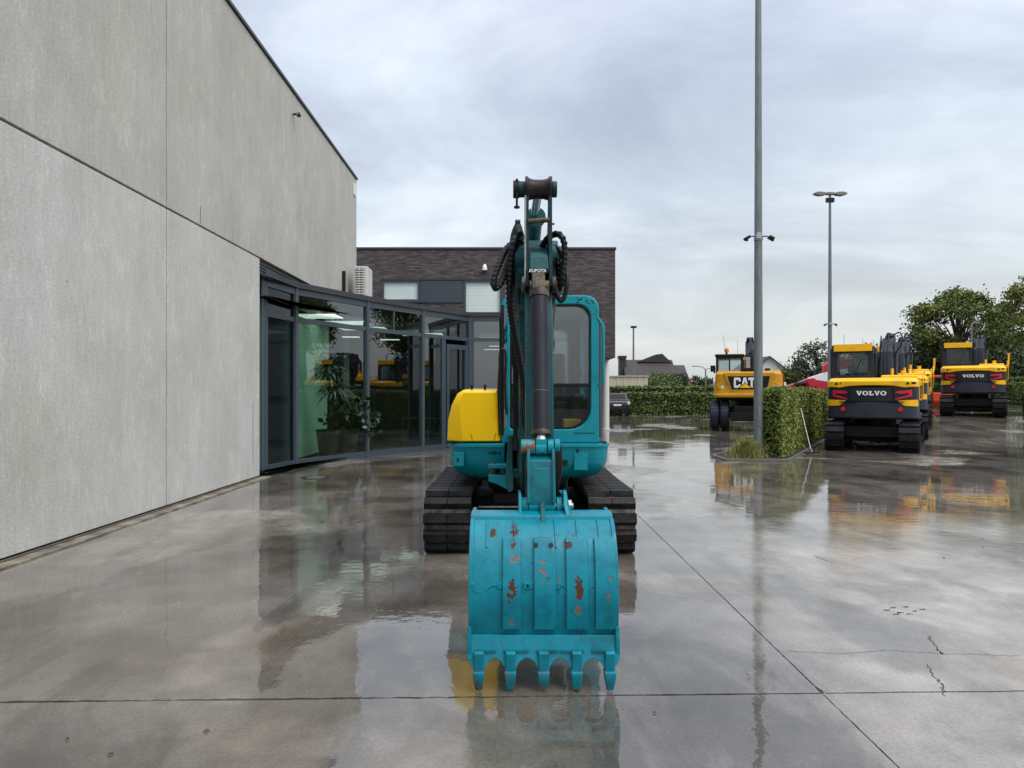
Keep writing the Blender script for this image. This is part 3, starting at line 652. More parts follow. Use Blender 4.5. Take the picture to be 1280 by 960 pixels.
for x0, x1, z0, z1 in wins:
    m = MB(); o_ = rrect(x0, x1, z0, z1, (0.001,) * 4, 1); i_ = rrect(x0 + .06, x1 - .06, z0 + .06, z1 - .06, (0.001,) * 4, 1); m.ring(o_, i_, BY - .012, BY + .08, 'y')
    fr = obj('window', m, alum, off)
    m = MB(); m.bb(x0 + .06, x1 - .06, BY + .035, BY + .045, z0 + .06, z1 - .06); obj('pane', m, glass('blind_glass', (.95, .98, .97), .5, 1.5) if 'blind_glass' not in MATS else MATS['blind_glass'], fr)
    m = MB(); n_ = 9
    for k in range(n_):
        za, zb = z0 + .06 + (z1 - z0 - .12) * k / n_, z0 + .06 + (z1 - z0 - .12) * (k + 1) / n_
        m.bb(x0 + .06, x1 - .06, BY + .08, BY + .095, za + .002, zb - .002)
    obj('blind', m, blind, fr)
m = MB(); m.bb(-3.6, -1.93, BY + .03, BY + .06, 5.12, 5.92)
for k in range(8): m.bb(-3.58, -1.95, BY - .002, BY + .028, 5.13 + k * .0985, 5.215 + k * .0985)
obj('louvre_panel', m, alum, off, label='blue-grey louvre panel between the two blinds')
m = MB(); m.bb(-5.1, -1.9, BY - .05, BY + .02, 5.06, 5.115); m.bb(-1.88, 1.2, BY - .05, BY + .02, 4.56, 4.615); obj('sill', m, alum, off)
m = MB(); m.bb(-14, 2.4, BY + .3, BY + .4, 0, ZL - .01); obj('ground_floor_wall', m, dkgrey, off)
m = MB(); m.cyl((3.9, 32, 0), (3.9, 32, ZL - .002), .15, n=24); m.cyl((3.9, 32, 0), (3.9, 32, .04), .19, n=24); obj('column', m, white, off, label='round white column holding the overhanging corner')
OFF = Vector((-1.06, BY, 6.4)); m = MB(); m.lathe([(.02, .14), (.06, .10), (.09, 0), (.10, -.1), (.06, -.12)], (-1.06, BY - .1, 6.4), (0, 0, 1), 14); m.bb(-1.09, -1.03, BY - .05, BY, 6.38, 6.46)
o = tag(obj('wall_lamp', m, white), 'small white bell-shaped lamp on the dark brick wall', 'lamp'); o.location = OFF
# air conditioner standing on the pavilion roof
OFF = Vector((-4.12, 21.3, 3.8)); ac = empty('air_conditioner', OFF, label='white slatted air conditioner unit standing on the pavilion roof', cat='air conditioner')
x0, x1, y0, y1, z0, z1 = -4.31, -3.95, 20.95, 21.75, 4.17, 4.98
m = MB(); m.bb(x0, x1, y0 + .02, y1, z0, z1); obj('casing', m, acm, ac, bevel=.015)
m = MB(); m.bb(x0 + .03, x1 - .08, y0 + .005, y0 + .018, z0 + .05, z1 - .05); obj('grille_recess', m, black, ac)
m = MB()
for k in range(11): m.bb(x0 + .03, x1 - .08, y0 - .012, y0 + .004, z0 + .05 + k * .066, z0 + .082 + k * .066)
for k in range(3): m.bb(x0 + .025 + k * .11, x0 + .04 + k * .11, y0 - .014, y0 + .004, z0 + .04, z1 - .05)
obj('slat', m, acm, ac)
m = MB()
for y in (y0 + .1, y1 - .1): m.bb(x0 - .02, x1 + .02, y - .02, y + .02, 3.8, z0)
obj('foot', m, steel, ac)
OFF = Vector((-4.45, 20.4, 4.3)); m = MB(); m.bb(-4.497, -4.42, 20.35, 20.45, 4.0, 4.75); m.tube([(-4.45, 20.4, 4.02), (-4.4, 20.7, 3.9), (-4.25, 20.98, 4.2)], .02, 6)
o = tag(obj('pipe_duct', m, dkgrey), 'dark pipe cover on the wall beside the air conditioner', 'pipe'); o.location = OFF
OFF = Vector((0, 0, 0))

# ================================================================== planter island, hedges
U = Vector((.457, .889, 0)); W = Vector((.889, -.457, 0))
K = Vector((6.15, 17.5, 0)); K2 = Vector((5.88, 18.15, 0))
isl = [(4.75, 17.15), (6.12, 16.95)] + [tuple((Vector((6.12, 16.95, 0)) + U * t)[:2]) for t in (4, 8, 12)] + [(10.2, 28.5), (8.3, 25), (4.75, 18.3)]
isl_in = []
cx = sum(p[0] for p in isl) / len(isl); cy = sum(p[1] for p in isl) / len(isl)
m = MB(); n_ = len(isl)
def inset(poly, w):
    out = []
    for i in range(len(poly)):
        a, b, c = Vector(poly[i - 1]), Vector(poly[i]), Vector(poly[(i + 1) % len(poly)])
        d1, d2 = (b - a).normalized(), (c - b).normalized(); n1, n2 = Vector((-d1.y, d1.x)), Vector((-d2.y, d2.x)); bis = (n1 + n2).normalized(); out.append(tuple(b + bis * w / max(.3, bis.dot(n1))))
    return out
ii = inset(isl, .07)
m.ring(isl, ii, -.02, .05, 'z'); tag(obj('kerb', m, kerbm, None, bevel=.012), kind='structure')
m = MB(); m.prism(ii, -.02, .035, 'z'); tag(obj('planting_bed', m, earth), kind='structure')

def hedge(name, quad, zb, ht, nleaf, size, lm, label, group=None, top_amp=.03, zf=None):
    """quad: four ground corners of the block; leaves over its faces, twiggy core inside"""
    t = empty(name, (quad[0][0], quad[0][1], zb), label=label, cat='hedge', group=group); o0 = Vector((quad[0][0], quad[0][1], zb))
    q = [Vector((p[0], p[1], 0)) for p in quad]; c = sum(q, Vector()) / 4
    qi = [c + (p - c) * 1.0 for p in q]
    def shr(p, k):  # shrink by ~8 cm in both directions
        a = (q[(k + 1) % 4] - q[k]).normalized(); b = (q[k - 1] - q[k]).normalized(); return p + (a + b) * .09
    qi = [shr(q[k], k) for k in range(4)]
    m = MB(); m.prism([(p.x, p.y) for p in qi], zb, zb + ht - .08, 'z'); obj('inner_twigs', m, hedge_core, t, off=o0)
    faces = []
    for k in range(4): a, b = q[k], q[(k + 1) % 4]; faces.append(((b - a).length * ht, 's', a, b))
    faces.append(((q[1] - q[0]).length * (q[3] - q[0]).length, 't', None, None))
    tot = sum(f[0] for f in faces); P_ = []
    for area, kind, a, b in faces:
        n = int(nleaf * area / tot); u, v = rng.random(n), rng.random(n)
        if kind == 's':
            d = np.array(b - a); nrm = np.array([d[1], -d[0], 0]) / np.linalg.norm(d); base = np.array(a)[None] + u[:, None] * d[None]
            zz = v * ht; wob = np.sin(base[:, 0] * 5 + zz * 4) * .022 + np.sin(base[:, 1] * 7 - zz * 6 + 2) * .022
            pt = base + nrm[None] * (wob + rng.normal(0, .03, n) - .02)[:, None]; pt[:, 2] = zb + zz
        else:
            a_, b_, d_, c_ = [np.array(x) for x in (q[0], q[1], q[3], q[2])]
            pt = (1 - v)[:, None] * ((1 - u)[:, None] * a_ + u[:, None] * b_) + v[:, None] * ((1 - u)[:, None] * d_ + u[:, None] * c_)
            pt[:, 2] = zb + ht + np.sin(pt[:, 0] * 4) * top_amp * .5 + rng.normal(0, top_amp, n) + (rng.random(n) < .03) * rng.random(n) * top_amp * 3
        P_.append(pt)
    C = np.concatenate(P_) - np.array(o0)[None]
    if zf is not None: C[:, 2] += np.array([zf(x + o0.x, y + o0.y) for x, y in C[:, :2]])
    link('foliage', quads_mesh('foliage', leaves(C, size, 1.5), lm), t); return t
L1 = K + U * 4.3; L2 = K2 + U * 4.3
hedge('clipped_hedge', [K, K + U * 11.5, K2 + U * 11.5, K2], .035, 1.55, 52000, .042, hleaf, 'clipped green hedge on the kerbed island right of the tall light pole')
def FH(x0, x1, y0, y1, ht, n, label):
    hedge('boundary_hedge', [(x0, y0), (x1, y0), (x1, y1), (x0, y1)], 0, ht, n, .11, hleaf2, label, 'boundary hedges behind the yard', .05, gz)
FH(7.9, 58, 55, 55.8, 1.52, 30000, 'long low clipped hedge closing the far side of the yard, front tier')
FH(6.2, 58, 56.4, 57.4, 1.98, 30000, 'long taller clipped hedge just behind the low one at the yard edge')
# long grass round the pole foot
Vg = []
for k in range(2000):
    a = random.uniform(0, 6.28); r_ = abs(random.gauss(0, .15)); x, y = 5.38 + r_ * math.cos(a) * 1.15, 17.65 + r_ * math.sin(a) * .9
    if y < 17.12: y = 17.12 + random.uniform(0, .15)
    h_ = random.uniform(.12, .42) * (1.15 - min(1, r_ * 1.4) * .65); b_ = random.uniform(0, 6.28); ln = random.uniform(.05, .24); wd = .0045
    p0 = Vector((x, y, .03)); p1 = p0 + Vector((math.cos(b_) * ln * .35, math.sin(b_) * ln * .35, h_ * .65)); p2 = p0 + Vector((math.cos(b_) * ln, math.sin(b_) * ln, h_)); s_ = Vector((-math.sin(b_), math.cos(b_), 0)) * wd
    if random.random() < .5: s_ = Vector((wd, 0, 0))
    Vg += [p0 - s_, p0 + s_, p1 + s_ * .8, p1 - s_ * .8, p1 - s_ * .8, p1 + s_ * .8, p2 + s_ * .2, p2 - s_ * .2]
tag(link('grass', quads_mesh('grass', np.array([tuple(v) for v in Vg]), grassm)), 'tuft of long yellow-green grass round the foot of the light pole', 'grass', kind='stuff')

# ================================================================== trees
def tree(loc, h, rx, rz, cz, nclump, nleaf, size, lm, label, name='tree', group='trees beyond the yard', spread=.55, seed=1, ry=None):
    rs = random.Random(seed); t = empty(name, loc, label=label, cat='tree', group=group); ry = ry or rx
    m = MB(); cl = []
    for k in range(nclump):
        a = rs.uniform(0, 6.283); z = rs.uniform(-1, 1); q = rs.uniform(.45, 1.0) ** .5
        rr_ = math.sqrt(max(0, 1 - z * z)); cl.append(Vector((rx * q * rr_ * math.cos(a), ry * q * rr_ * math.sin(a), cz + rz * q * z)))
    tr = h * .022 + .05
    m.tube([(0, 0, -.1), (.05 * h * .2, 0, cz * .5), (0, 0, cz + rz * .35)], tr * 1.3, 8, sub=4, rr=tr * .35); obj('trunk', m, bark, t, off=(0, 0, 0))
    m = MB()
    for c in cl[:: max(1, nclump // 22)]:
        z0 = cz * rs.uniform(.45, .95); mid = Vector((c.x * .5, c.y * .5, z0 + (c.z - z0) * .65)); m.tube([(0, 0, z0), mid, c], tr * .4, 5, sub=3, rr=tr * .08)
    obj('branch', m, bark, t, off=(0, 0, 0))
    C = []
    for c in cl:
        s_ = rs.uniform(.5, 1.25) * spread; n = int(nleaf / nclump * rs.uniform(.6, 1.4)); C.append(np.array(c)[None] + rng.normal(size=(n, 3)) * np.array([s_, s_, s_ * .62])[None])
    link('crown', quads_mesh('crown', leaves(np.concatenate(C), size, 1.3), lm), t); return t
def T(px, d, ztop, rx, rz, ncl, nl, sz, lm, lab, seed, sp=.55, z0=None, **k):
    x = (px - 640) / F * d; zb = gz(x, d) if d < 60 else 0.0
    return tree((x, d, zb), ztop, rx, rz, ztop - rz - zb, ncl, nl, sz, lm, lab, seed=seed, spread=sp, **k)
T(1198, 62, 9.7, 3.5, 2.7, 62, 16500, .17, tleaf, 'broad oak with ragged crown behind the right-hand yellow excavator', 5, .5)
T(1326, 50, 10.0, 3.2, 3.0, 54, 13000, .15, tleaf, 'tall oak reaching in at the right edge of the picture', 8, .48)
T(1250, 66, 6.1, 3.2, 2.6, 60, 12000, .2, tleaf2, 'dark tree mass low between the two oaks', 11, .7)
T(1195, 68, 5.2, 3.6, 2.6, 60, 12000, .2, tleaf2, 'dark undergrowth tree beneath the broad oak', 12, .75)
T(1148, 66, 6.8, 2.1, 2.9, 45, 10000, .2, tleaf2, 'dark dense tree left of the broad oak behind the row of excavators', 13, .55)
T(1095, 72, 5.8, 3.4, 2.7, 60, 10000, .2, tleaf2, 'dark tree behind the cab of the nearest yellow excavator', 14, .6)
T(1300, 60, 5.0, 3.4, 2.6, 60, 9000, .2, tleaf2, 'dark low tree behind the excavator cut by the right edge', 15, .7)
T(1022, 74, 6.4, 2.1, 2.3, 46, 5200, .17, tleaf3, 'sparse grey-green tree above the red crane arm', 16, .42)
T(1046, 76, 4.4, 2.2, 1.9, 40, 7000, .18, tleaf2, 'dark green tree at the foot of the sparse grey-green tree', 17, .5)
T(987, 80, 4.3, 1.5, 1.5, 24, 4500, .18, tleaf, 'rounded green tree right of the white gabled house', 18, .45)
T(768, 82, 3.2, .7, 1.0, 14, 1800, .16, tleaf2, 'small dark tree beside the chimney of the dark-roofed house', 19, .3)
T(873, 118, 3.9, 1.9, 1.4, 24, 3500, .22, tleaf2, 'low dark tree beside the distant orange roof', 20, .5)
T(822, 70, 3.3, 1.7, 1.1, 30, 6000, .12, bushleaf, 'light green bush in front of the dark-roofed house', 21, .38, name='bush', group='bushes behind the hedge')
T(849, 90, 3.7, .9, 1.2, 16, 2200, .16, tleaf2, 'dark shrub at the right gable of the dark-roofed house', 22, .35, name='bush', group='bushes behind the hedge')
tree((46, 39.5, .7), 12, 2.5, 3.2, 7.8, 46, 11000, .19, tleaf, 'large oak beyond the right edge, mirrored in the pavilion glass', seed=31, spread=.6)

# ================================================================== light poles, street lamps
def light_pole(x, y, z0, ztop, zcam, label, rb=.098, rt=.055, n=16):
    t = empty('light_pole', (x, y, z0), label=label, cat='light pole', group='light poles in the yard')
    m = MB(); m.cyl((0, 0, 0), (0, 0, ztop - z0), rb, rt, n); m.cyl((0, 0, .0), (0, 0, .03), rb * 1.5, n=n); obj('post', m, galv, t, off=(0, 0, 0))
    m = MB(); m.bb(-.045, .045, -rb - .006, -rb + .01, .7, 1.15); obj('access_door', m, galv, t, bevel=.004, off=(0, 0, 0))
    top = ztop - z0
    m = MB(); m.cyl((-.28, 0, top - .02), (.28, 0, top - .02), .035); m.bb(-.2, .2, -.12, .12, top - .03, top + .1); obj('cross_arm', m, lampm, t, bevel=.02, off=(0, 0, 0))
    m = MB(); m.bb(-.2, .2, -.1, .1, top - .42, top - .2); obj('control_box', m, dkgrey, t, off=(0, 0, 0))
    for s_ in (-1, 1):
        m = MB(); pts = [(.22, .03), (.3, .10), (.62, .13), (.85, .07), (.88, -.01), (.6, -.09), (.3, -.06)]
        m.prism([(s_ * p[0], top + p[1]) for p in pts], -.15, .15, 'y'); obj('lamp_head', m, lampm, t, bevel=.03, off=(0, 0, 0))
    zc = zcam - z0
    m = MB(); m.cyl((0, 0, zc - .06), (0, 0, zc + .06), rb * .95, n=n); m.bb(-.07, .03, -rb - .03, -rb + .02, zc - .04, zc + .1); obj('clamp', m, steel, t, off=(0, 0, 0))
    for s_ in (-1, 1):
        m = MB(); m.tube([(s_ * .06, 0, zc + .02), (s_ * .18, -.02, zc + .03), (s_ * .26, -.03, zc)], .015, 6)
        rot = Matrix.Rotation(s_ * R(28), 3, 'Y'); m.box((s_ * .28, -.06, zc - .02), (.13, .17, .065), rot); obj('camera', m, black, t, bevel=.008, off=(0, 0, 0))
        m = MB(); m.sphere((s_ * .30, -.10, zc - .07), .038, 10, 6); obj('camera_dome', m, black, t, off=(0, 0, 0))
    return t
light_pole(5.75, 17.95, .035, 13.4, 5.14, 'very tall grey galvanised light pole by the grass tuft, running out of the top', .108, .06)
light_pole(16.75, 40.5, gz(16.75, 40.5), 12.0, 5.15, 'more distant twin-headed yard light pole rising behind the nearest excavator cab', .13, .06, 12)
t = empty('street_lamp', (11.85, 75, 0), label='thin pale street lamp post in front of the dark-roofed house', cat='street lamp', group='street lamps beyond the hedge')
m = MB(); m.cyl((0, 0, 0), (0, 0, 7.9), .13, .08, 10); obj('post', m, galv, t); m = MB(); m.bb(-.28, .28, -.3, .15, 7.9, 8.08); obj('lamp_head', m, dkgrey, t, bevel=.03)
t = empty('street_lamp', (27.7, 110, 0), label='distant double-armed street lamp left of the ochre excavator', cat='street lamp', group='street lamps beyond the hedge')
m = MB(); m.cyl((0, 0, 0), (0, 0, 5.0), .14, .1, 8); obj('post', m, galv, t)
m = MB(); m.tube([(0, 0, 4.9), (-.5, 0, 5.3), (-1.5, 0, 5.45)], .06, 6); m.tube([(0, 0, 4.95), (.6, 0, 5.1), (1.4, 0, 5.05)], .05, 6); obj('arm', m, galv, t)
m = MB(); m.box((-1.6, 0, 5.42), (.7, .3, .12)); m.box((1.5, 0, 5.02), (.5, .3, .1)); obj('lamp_head', m, galv, t)
t = empty('street_lamp', (27.2, 45.5, .75), label='short slim lamp post beside the cab of the right-hand excavator', cat='street lamp', group='street lamps beyond the hedge')
m = MB(); m.cyl((0, 0, 0), (0, 0, 4.9), .07, .05, 8); obj('post', m, galv, t); m = MB(); m.tube([(0, 0, 4.86), (.15, 0, 4.95), (.34, 0, 4.95)], .04, 6); m.bb(.2, .46, -.1, .1, 4.9, 4.97); obj('lamp_head', m, galv, t)

# squeegee leaning on the hedge
t = empty('floor_squeegee', (7.4, 19.0, 0), label='long-handled floor squeegee leaning against the clipped hedge', cat='squeegee')
m = MB(); m.cyl((0, 0, .05), (-.03, .62, 1.13), .010, n=8); obj('handle', m, acm, t)
m = MB(); m.box((0, -.01, .045), (.5, .05, .035), Matrix.Rotation(R(28), 3, 'Z')); obj('blade', m, black, t, bevel=.005)
m = MB(); m.bb(-.02, .02, -.02, .02, .05, .13); obj('socket', m, steel, t)

# ================================================================== far houses, car
OFF = Vector((17, 100, 0))
h = empty('dark_roof_house', OFF, label='distant house under a broad dark tiled roof with a brick chimney at its left end', cat='house')
xa, xb = 14.3, 21.3; m = MB(); m.prism([(95, 2.6), (100, 5.9), (105, 2.6)], xa, xb - .5, 'x'); m.prism([(96.2, 2.7), (100, 5.2), (104, 2.7)], xb - .5, 22.4, 'x'); obj('roof', m, rooft, h)
m = MB(); m.bb(xa + .2, 22.2, 95.6, 104.4, 0, 2.7); obj('wall', m, oroof, h)
m = MB(); m.bb(13.75, 14.6, 98.4, 99.6, 0, 6.0); m.bb(13.68, 14.67, 98.3, 99.7, 6.0, 6.35); obj('chimney', m, rooft, h)
m = MB(); m.prism([(16.2, 5.6), (18.6, 6.55), (19.4, 6.65), (20.6, 5.5)], 99.2, 101, 'y'); obj('dormer', m, rooft, h)
OFF = Vector((9.6, 62, 0)); t = empty('beige_shed', OFF, label='low beige ribbed-panel shed showing above the hedge', cat='shed')
for k in range(12):
    m = MB(); m.bb(7.6 + k * .28, 7.6 + k * .28 + .27, 62 - (k % 2) * .02, 62.1, 0, 2.86); obj('cladding_panel', m, beige, t)
m = MB(); m.bb(7.55, 11.0, 61.9, 66, 2.87, 2.95); m.bb(7.6, 10.95, 62.11, 66, 0, 2.86); obj('roof', m, beige, t)
OFF = Vector((28.4, 85, 0)); t = empty('white_house', OFF, label='white gabled house with dark roof edge behind the ochre excavator', cat='house')
m = MB(); m.prism([(26.2, 0), (30.45, 0), (30.45, 3.9), (28.4, 5.45), (26.2, 3.8)], 85, 93, 'y'); obj('wall', m, white, t)
for s_, pts in ((1, [(28.4, 5.55), (30.8, 3.72), (30.8, 3.52), (28.4, 5.38)]), (-1, [(28.4, 5.55), (26.0, 3.72), (26.0, 3.52), (28.4, 5.38)])):
    m = MB(); m.prism([(x, z + .1) for x, z in pts], 84.6, 93.2, 'y'); obj('roof', m, rooft, t); m = MB(); m.prism([(x, z) for x, z in pts], 84.72, 84.95, 'y'); obj('verge_board', m, white, t)
m = MB(); m.bb(27.95, 28.55, 84.96, 85.02, 3.9, 4.3); obj('window', m, black, t)
OFF = Vector((34, 150, 0)); t = empty('orange_roof_house', OFF, label='tiny distant house with an orange tiled roof beyond the hedge', cat='house')
m = MB(); m.prism([(147, 3.2), (150, 4.5), (153, 3.2)], 33.2, 36.5, 'x'); obj('roof', m, oroof, t); m = MB(); m.bb(33.4, 36.3, 147.5, 152.5, 0, 3.2); obj('wall', m, white, t)
OFF = Vector((0, 0, 0))
# dark car seen from the rear, behind the white column
t = empty('parked_car', (6.95, 53.2, 0), R(2), 'dark grey car parked by the hedge, half hidden behind the white column', 'car')
m = MB(); side = [(-2.0, .35), (-2.05, .75), (-1.98, 1.0), (-1.75, 1.08), (2.0, .95), (2.15, .6), (2.1, .35)]
m.prism(side, -.88, .88, 'x'); obj('body', m, carp, t, bevel=.07, seg=3)
m = MB(); vs = []
for y, z, wd in ((-1.85, 1.06, .80), (-1.45, 1.52, .66), (.4, 1.54, .66), (1.2, 1.04, .78)): vs += [(-wd, y, z), (wd, y, z)]
m.add(vs, [(0, 1, 3, 2), (2, 3, 5, 4), (4, 5, 7, 6), (0, 2, 4, 6), (1, 7, 5, 3), (0, 6, 7, 1)]); obj('cabin', m, carp, t, bevel=.04)
m = MB(); m.add([(-.66, -1.80, 1.13), (.66, -1.80, 1.13), (.57, -1.51, 1.46), (-.57, -1.51, 1.46)], [(0, 1, 2, 3)]); obj('rear_window', m, black, t)
for s_ in (-1, 1):
    m = MB(); m.box((s_ * .75, -2.03, .86), (.18, .06, .14)); obj('tail_lamp', m, lens, t, bevel=.01)
    for y in (-1.3, 1.35):
        m = MB(); m.cyl((s_ * .7, y, .33), (s_ * .9, y, .33), .33, n=20); wh = obj('wheel', m, rubber, t, bevel=.03); m = MB(); m.cyl((s_ * .905, y, .33), (s_ * .91, y, .33), .2, n=14); obj('rim', m, steel, wh)
m = MB(); m.bb(-.84, .84, -2.09, -1.98, .38, .60); obj('bumper', m, black, t, bevel=.03)
m = MB(); m.bb(-.26, .26, -2.075, -2.05, .68, .79); obj('number_plate', m, white, t)

# ================================================================== lettering
GV = [(0, 1), (.42, 1), (.42, .86), (.35, .86), (.52, .38), (.69, .86), (.61, .86), (.61, 1), (1.0, 1), (1.0, .86), (.92, .86), (.63, 0), (.39, 0), (.08, .86), (0, .86)]
GL = [(0, 1), (.55, 1), (.55, .86), (.43, .86), (.43, .16), (.66, .16), (.66, .42), (.84, .42), (.84, 0), (0, 0), (0, .14), (.13, .14), (.13, .86), (0, .86)]
GC = [(1, .62), (.7, .62), (.7, .76), (.3, .76), (.3, .24), (.7, .24), (.7, .36), (1, .36), (1, .12), (.88, 0), (.12, 0), (0, .12), (0, .88), (.12, 1), (.88, 1), (1, .88)]
GA = [(0, 0), (.32, 1), (.72, 1), (1.04, 0), (.76, 0), (.52, .72), (.28, 0)]
GT = [(0, 1), (.95, 1), (.95, .75), (.63, .75), (.63, 0), (.32, 0), (.32, .75), (0, .75)]
def glyphs(word, x0, z0, sx, sz, y, th=.008):
    m = MB(); x = x0
    for ch in word:
        if ch == 'O':
            n = 20; o_ = [(x + sx * (.52 + .52 * math.cos(6.2832 * k / n)), z0 + sz * (.5 + .52 * math.sin(6.2832 * k / n))) for k in range(n)]
            i_ = [(x + sx * (.52 + .23 * math.cos(6.2832 * k / n)), z0 + sz * (.5 + .34 * math.sin(6.2832 * k / n))) for k in range(n)]
            m.ring(o_, i_, y - th, y, 'y'); x += sx * 1.12
        else:
            gl, ad = {'V': (GV, 1.05), 'L': (GL, .93), 'C': (GC, 1.08), 'A': (GA, 1.02), 'T': (GT, 1.0)}[ch]
            m.prism([(x + p[0] * sx, z0 + p[1] * sz) for p in gl], y - th, y, 'y'); x += sx * ad
    return m

# ================================================================== crawler tracks
def track_path(L0, L1, r, z0=0, zt=None):
    """closed stadium in (y, z); returns list of (y, z, angle) at equal steps and its length"""
    segs = [('l', (L0, 0), (L1, 0)), ('a', (L1, r), r, -90, 90), ('l', (L1, 2 * r), (L0, 2 * r)), ('a', (L0, r), r, 90, 270)]
    tot = 2 * (L1 - L0) + 2 * math.pi * r
    def at(s):
        s %= tot; a = L1 - L0
        if s < a: return (L0 + s, 0, 0)
        s -= a
        if s < math.pi * r: t = s / r; return (L1 + r * math.sin(t), r - r * math.cos(t), t)
        s -= math.pi * r
        if s < a: return (L1 - s, 2 * r, math.pi)
        s -= a; t = s / r; return (L0 - r * math.sin(t), r + r * math.cos(t), math.pi + t)
    return at, tot

def machine_tracks(t, xc, wd, L0, L1, r, nshoe, frame_m):
    """simple tracks for the far machines: shoes joined per track"""
    at, tot = track_path(L0, L1, r - .03)
    for s_ in (-1, 1):
        m = MB()
        for k in range(nshoe):
            y, z, a = at(tot * k / nshoe); z += .03; rot = Matrix.Rotation(a, 3, 'X'); pit = tot / nshoe
            nv = rot @ Vector((0, 0, -1))
            m.box((s_ * xc, y, z), (wd, pit * .93, .03), rot); c = Vector((s_ * xc, y, z)) + nv * .028 + rot @ Vector((0, pit * .25, 0)); m.box(c, (wd * .985, pit * .22, .035), rot)
        tr = obj('track', m, pad, t)
        m = MB(); m.prism([(L0, .1), (L1, .1), (L1 + r * .5, r), (L1, 2 * r - .1), (L0, 2 * r - .1), (L0 - r * .5, r)], s_ * xc - wd * .28, s_ * xc + wd * .28, 'x'); obj('track_frame', m, frame_m, tr)
        for y in (L0, L1):
            m = MB(); m.cyl((s_ * xc - wd * .36, y, r), (s_ * xc + wd * .36, y, r), r - .075, n=18); obj('sprocket', m, frame_m, tr)

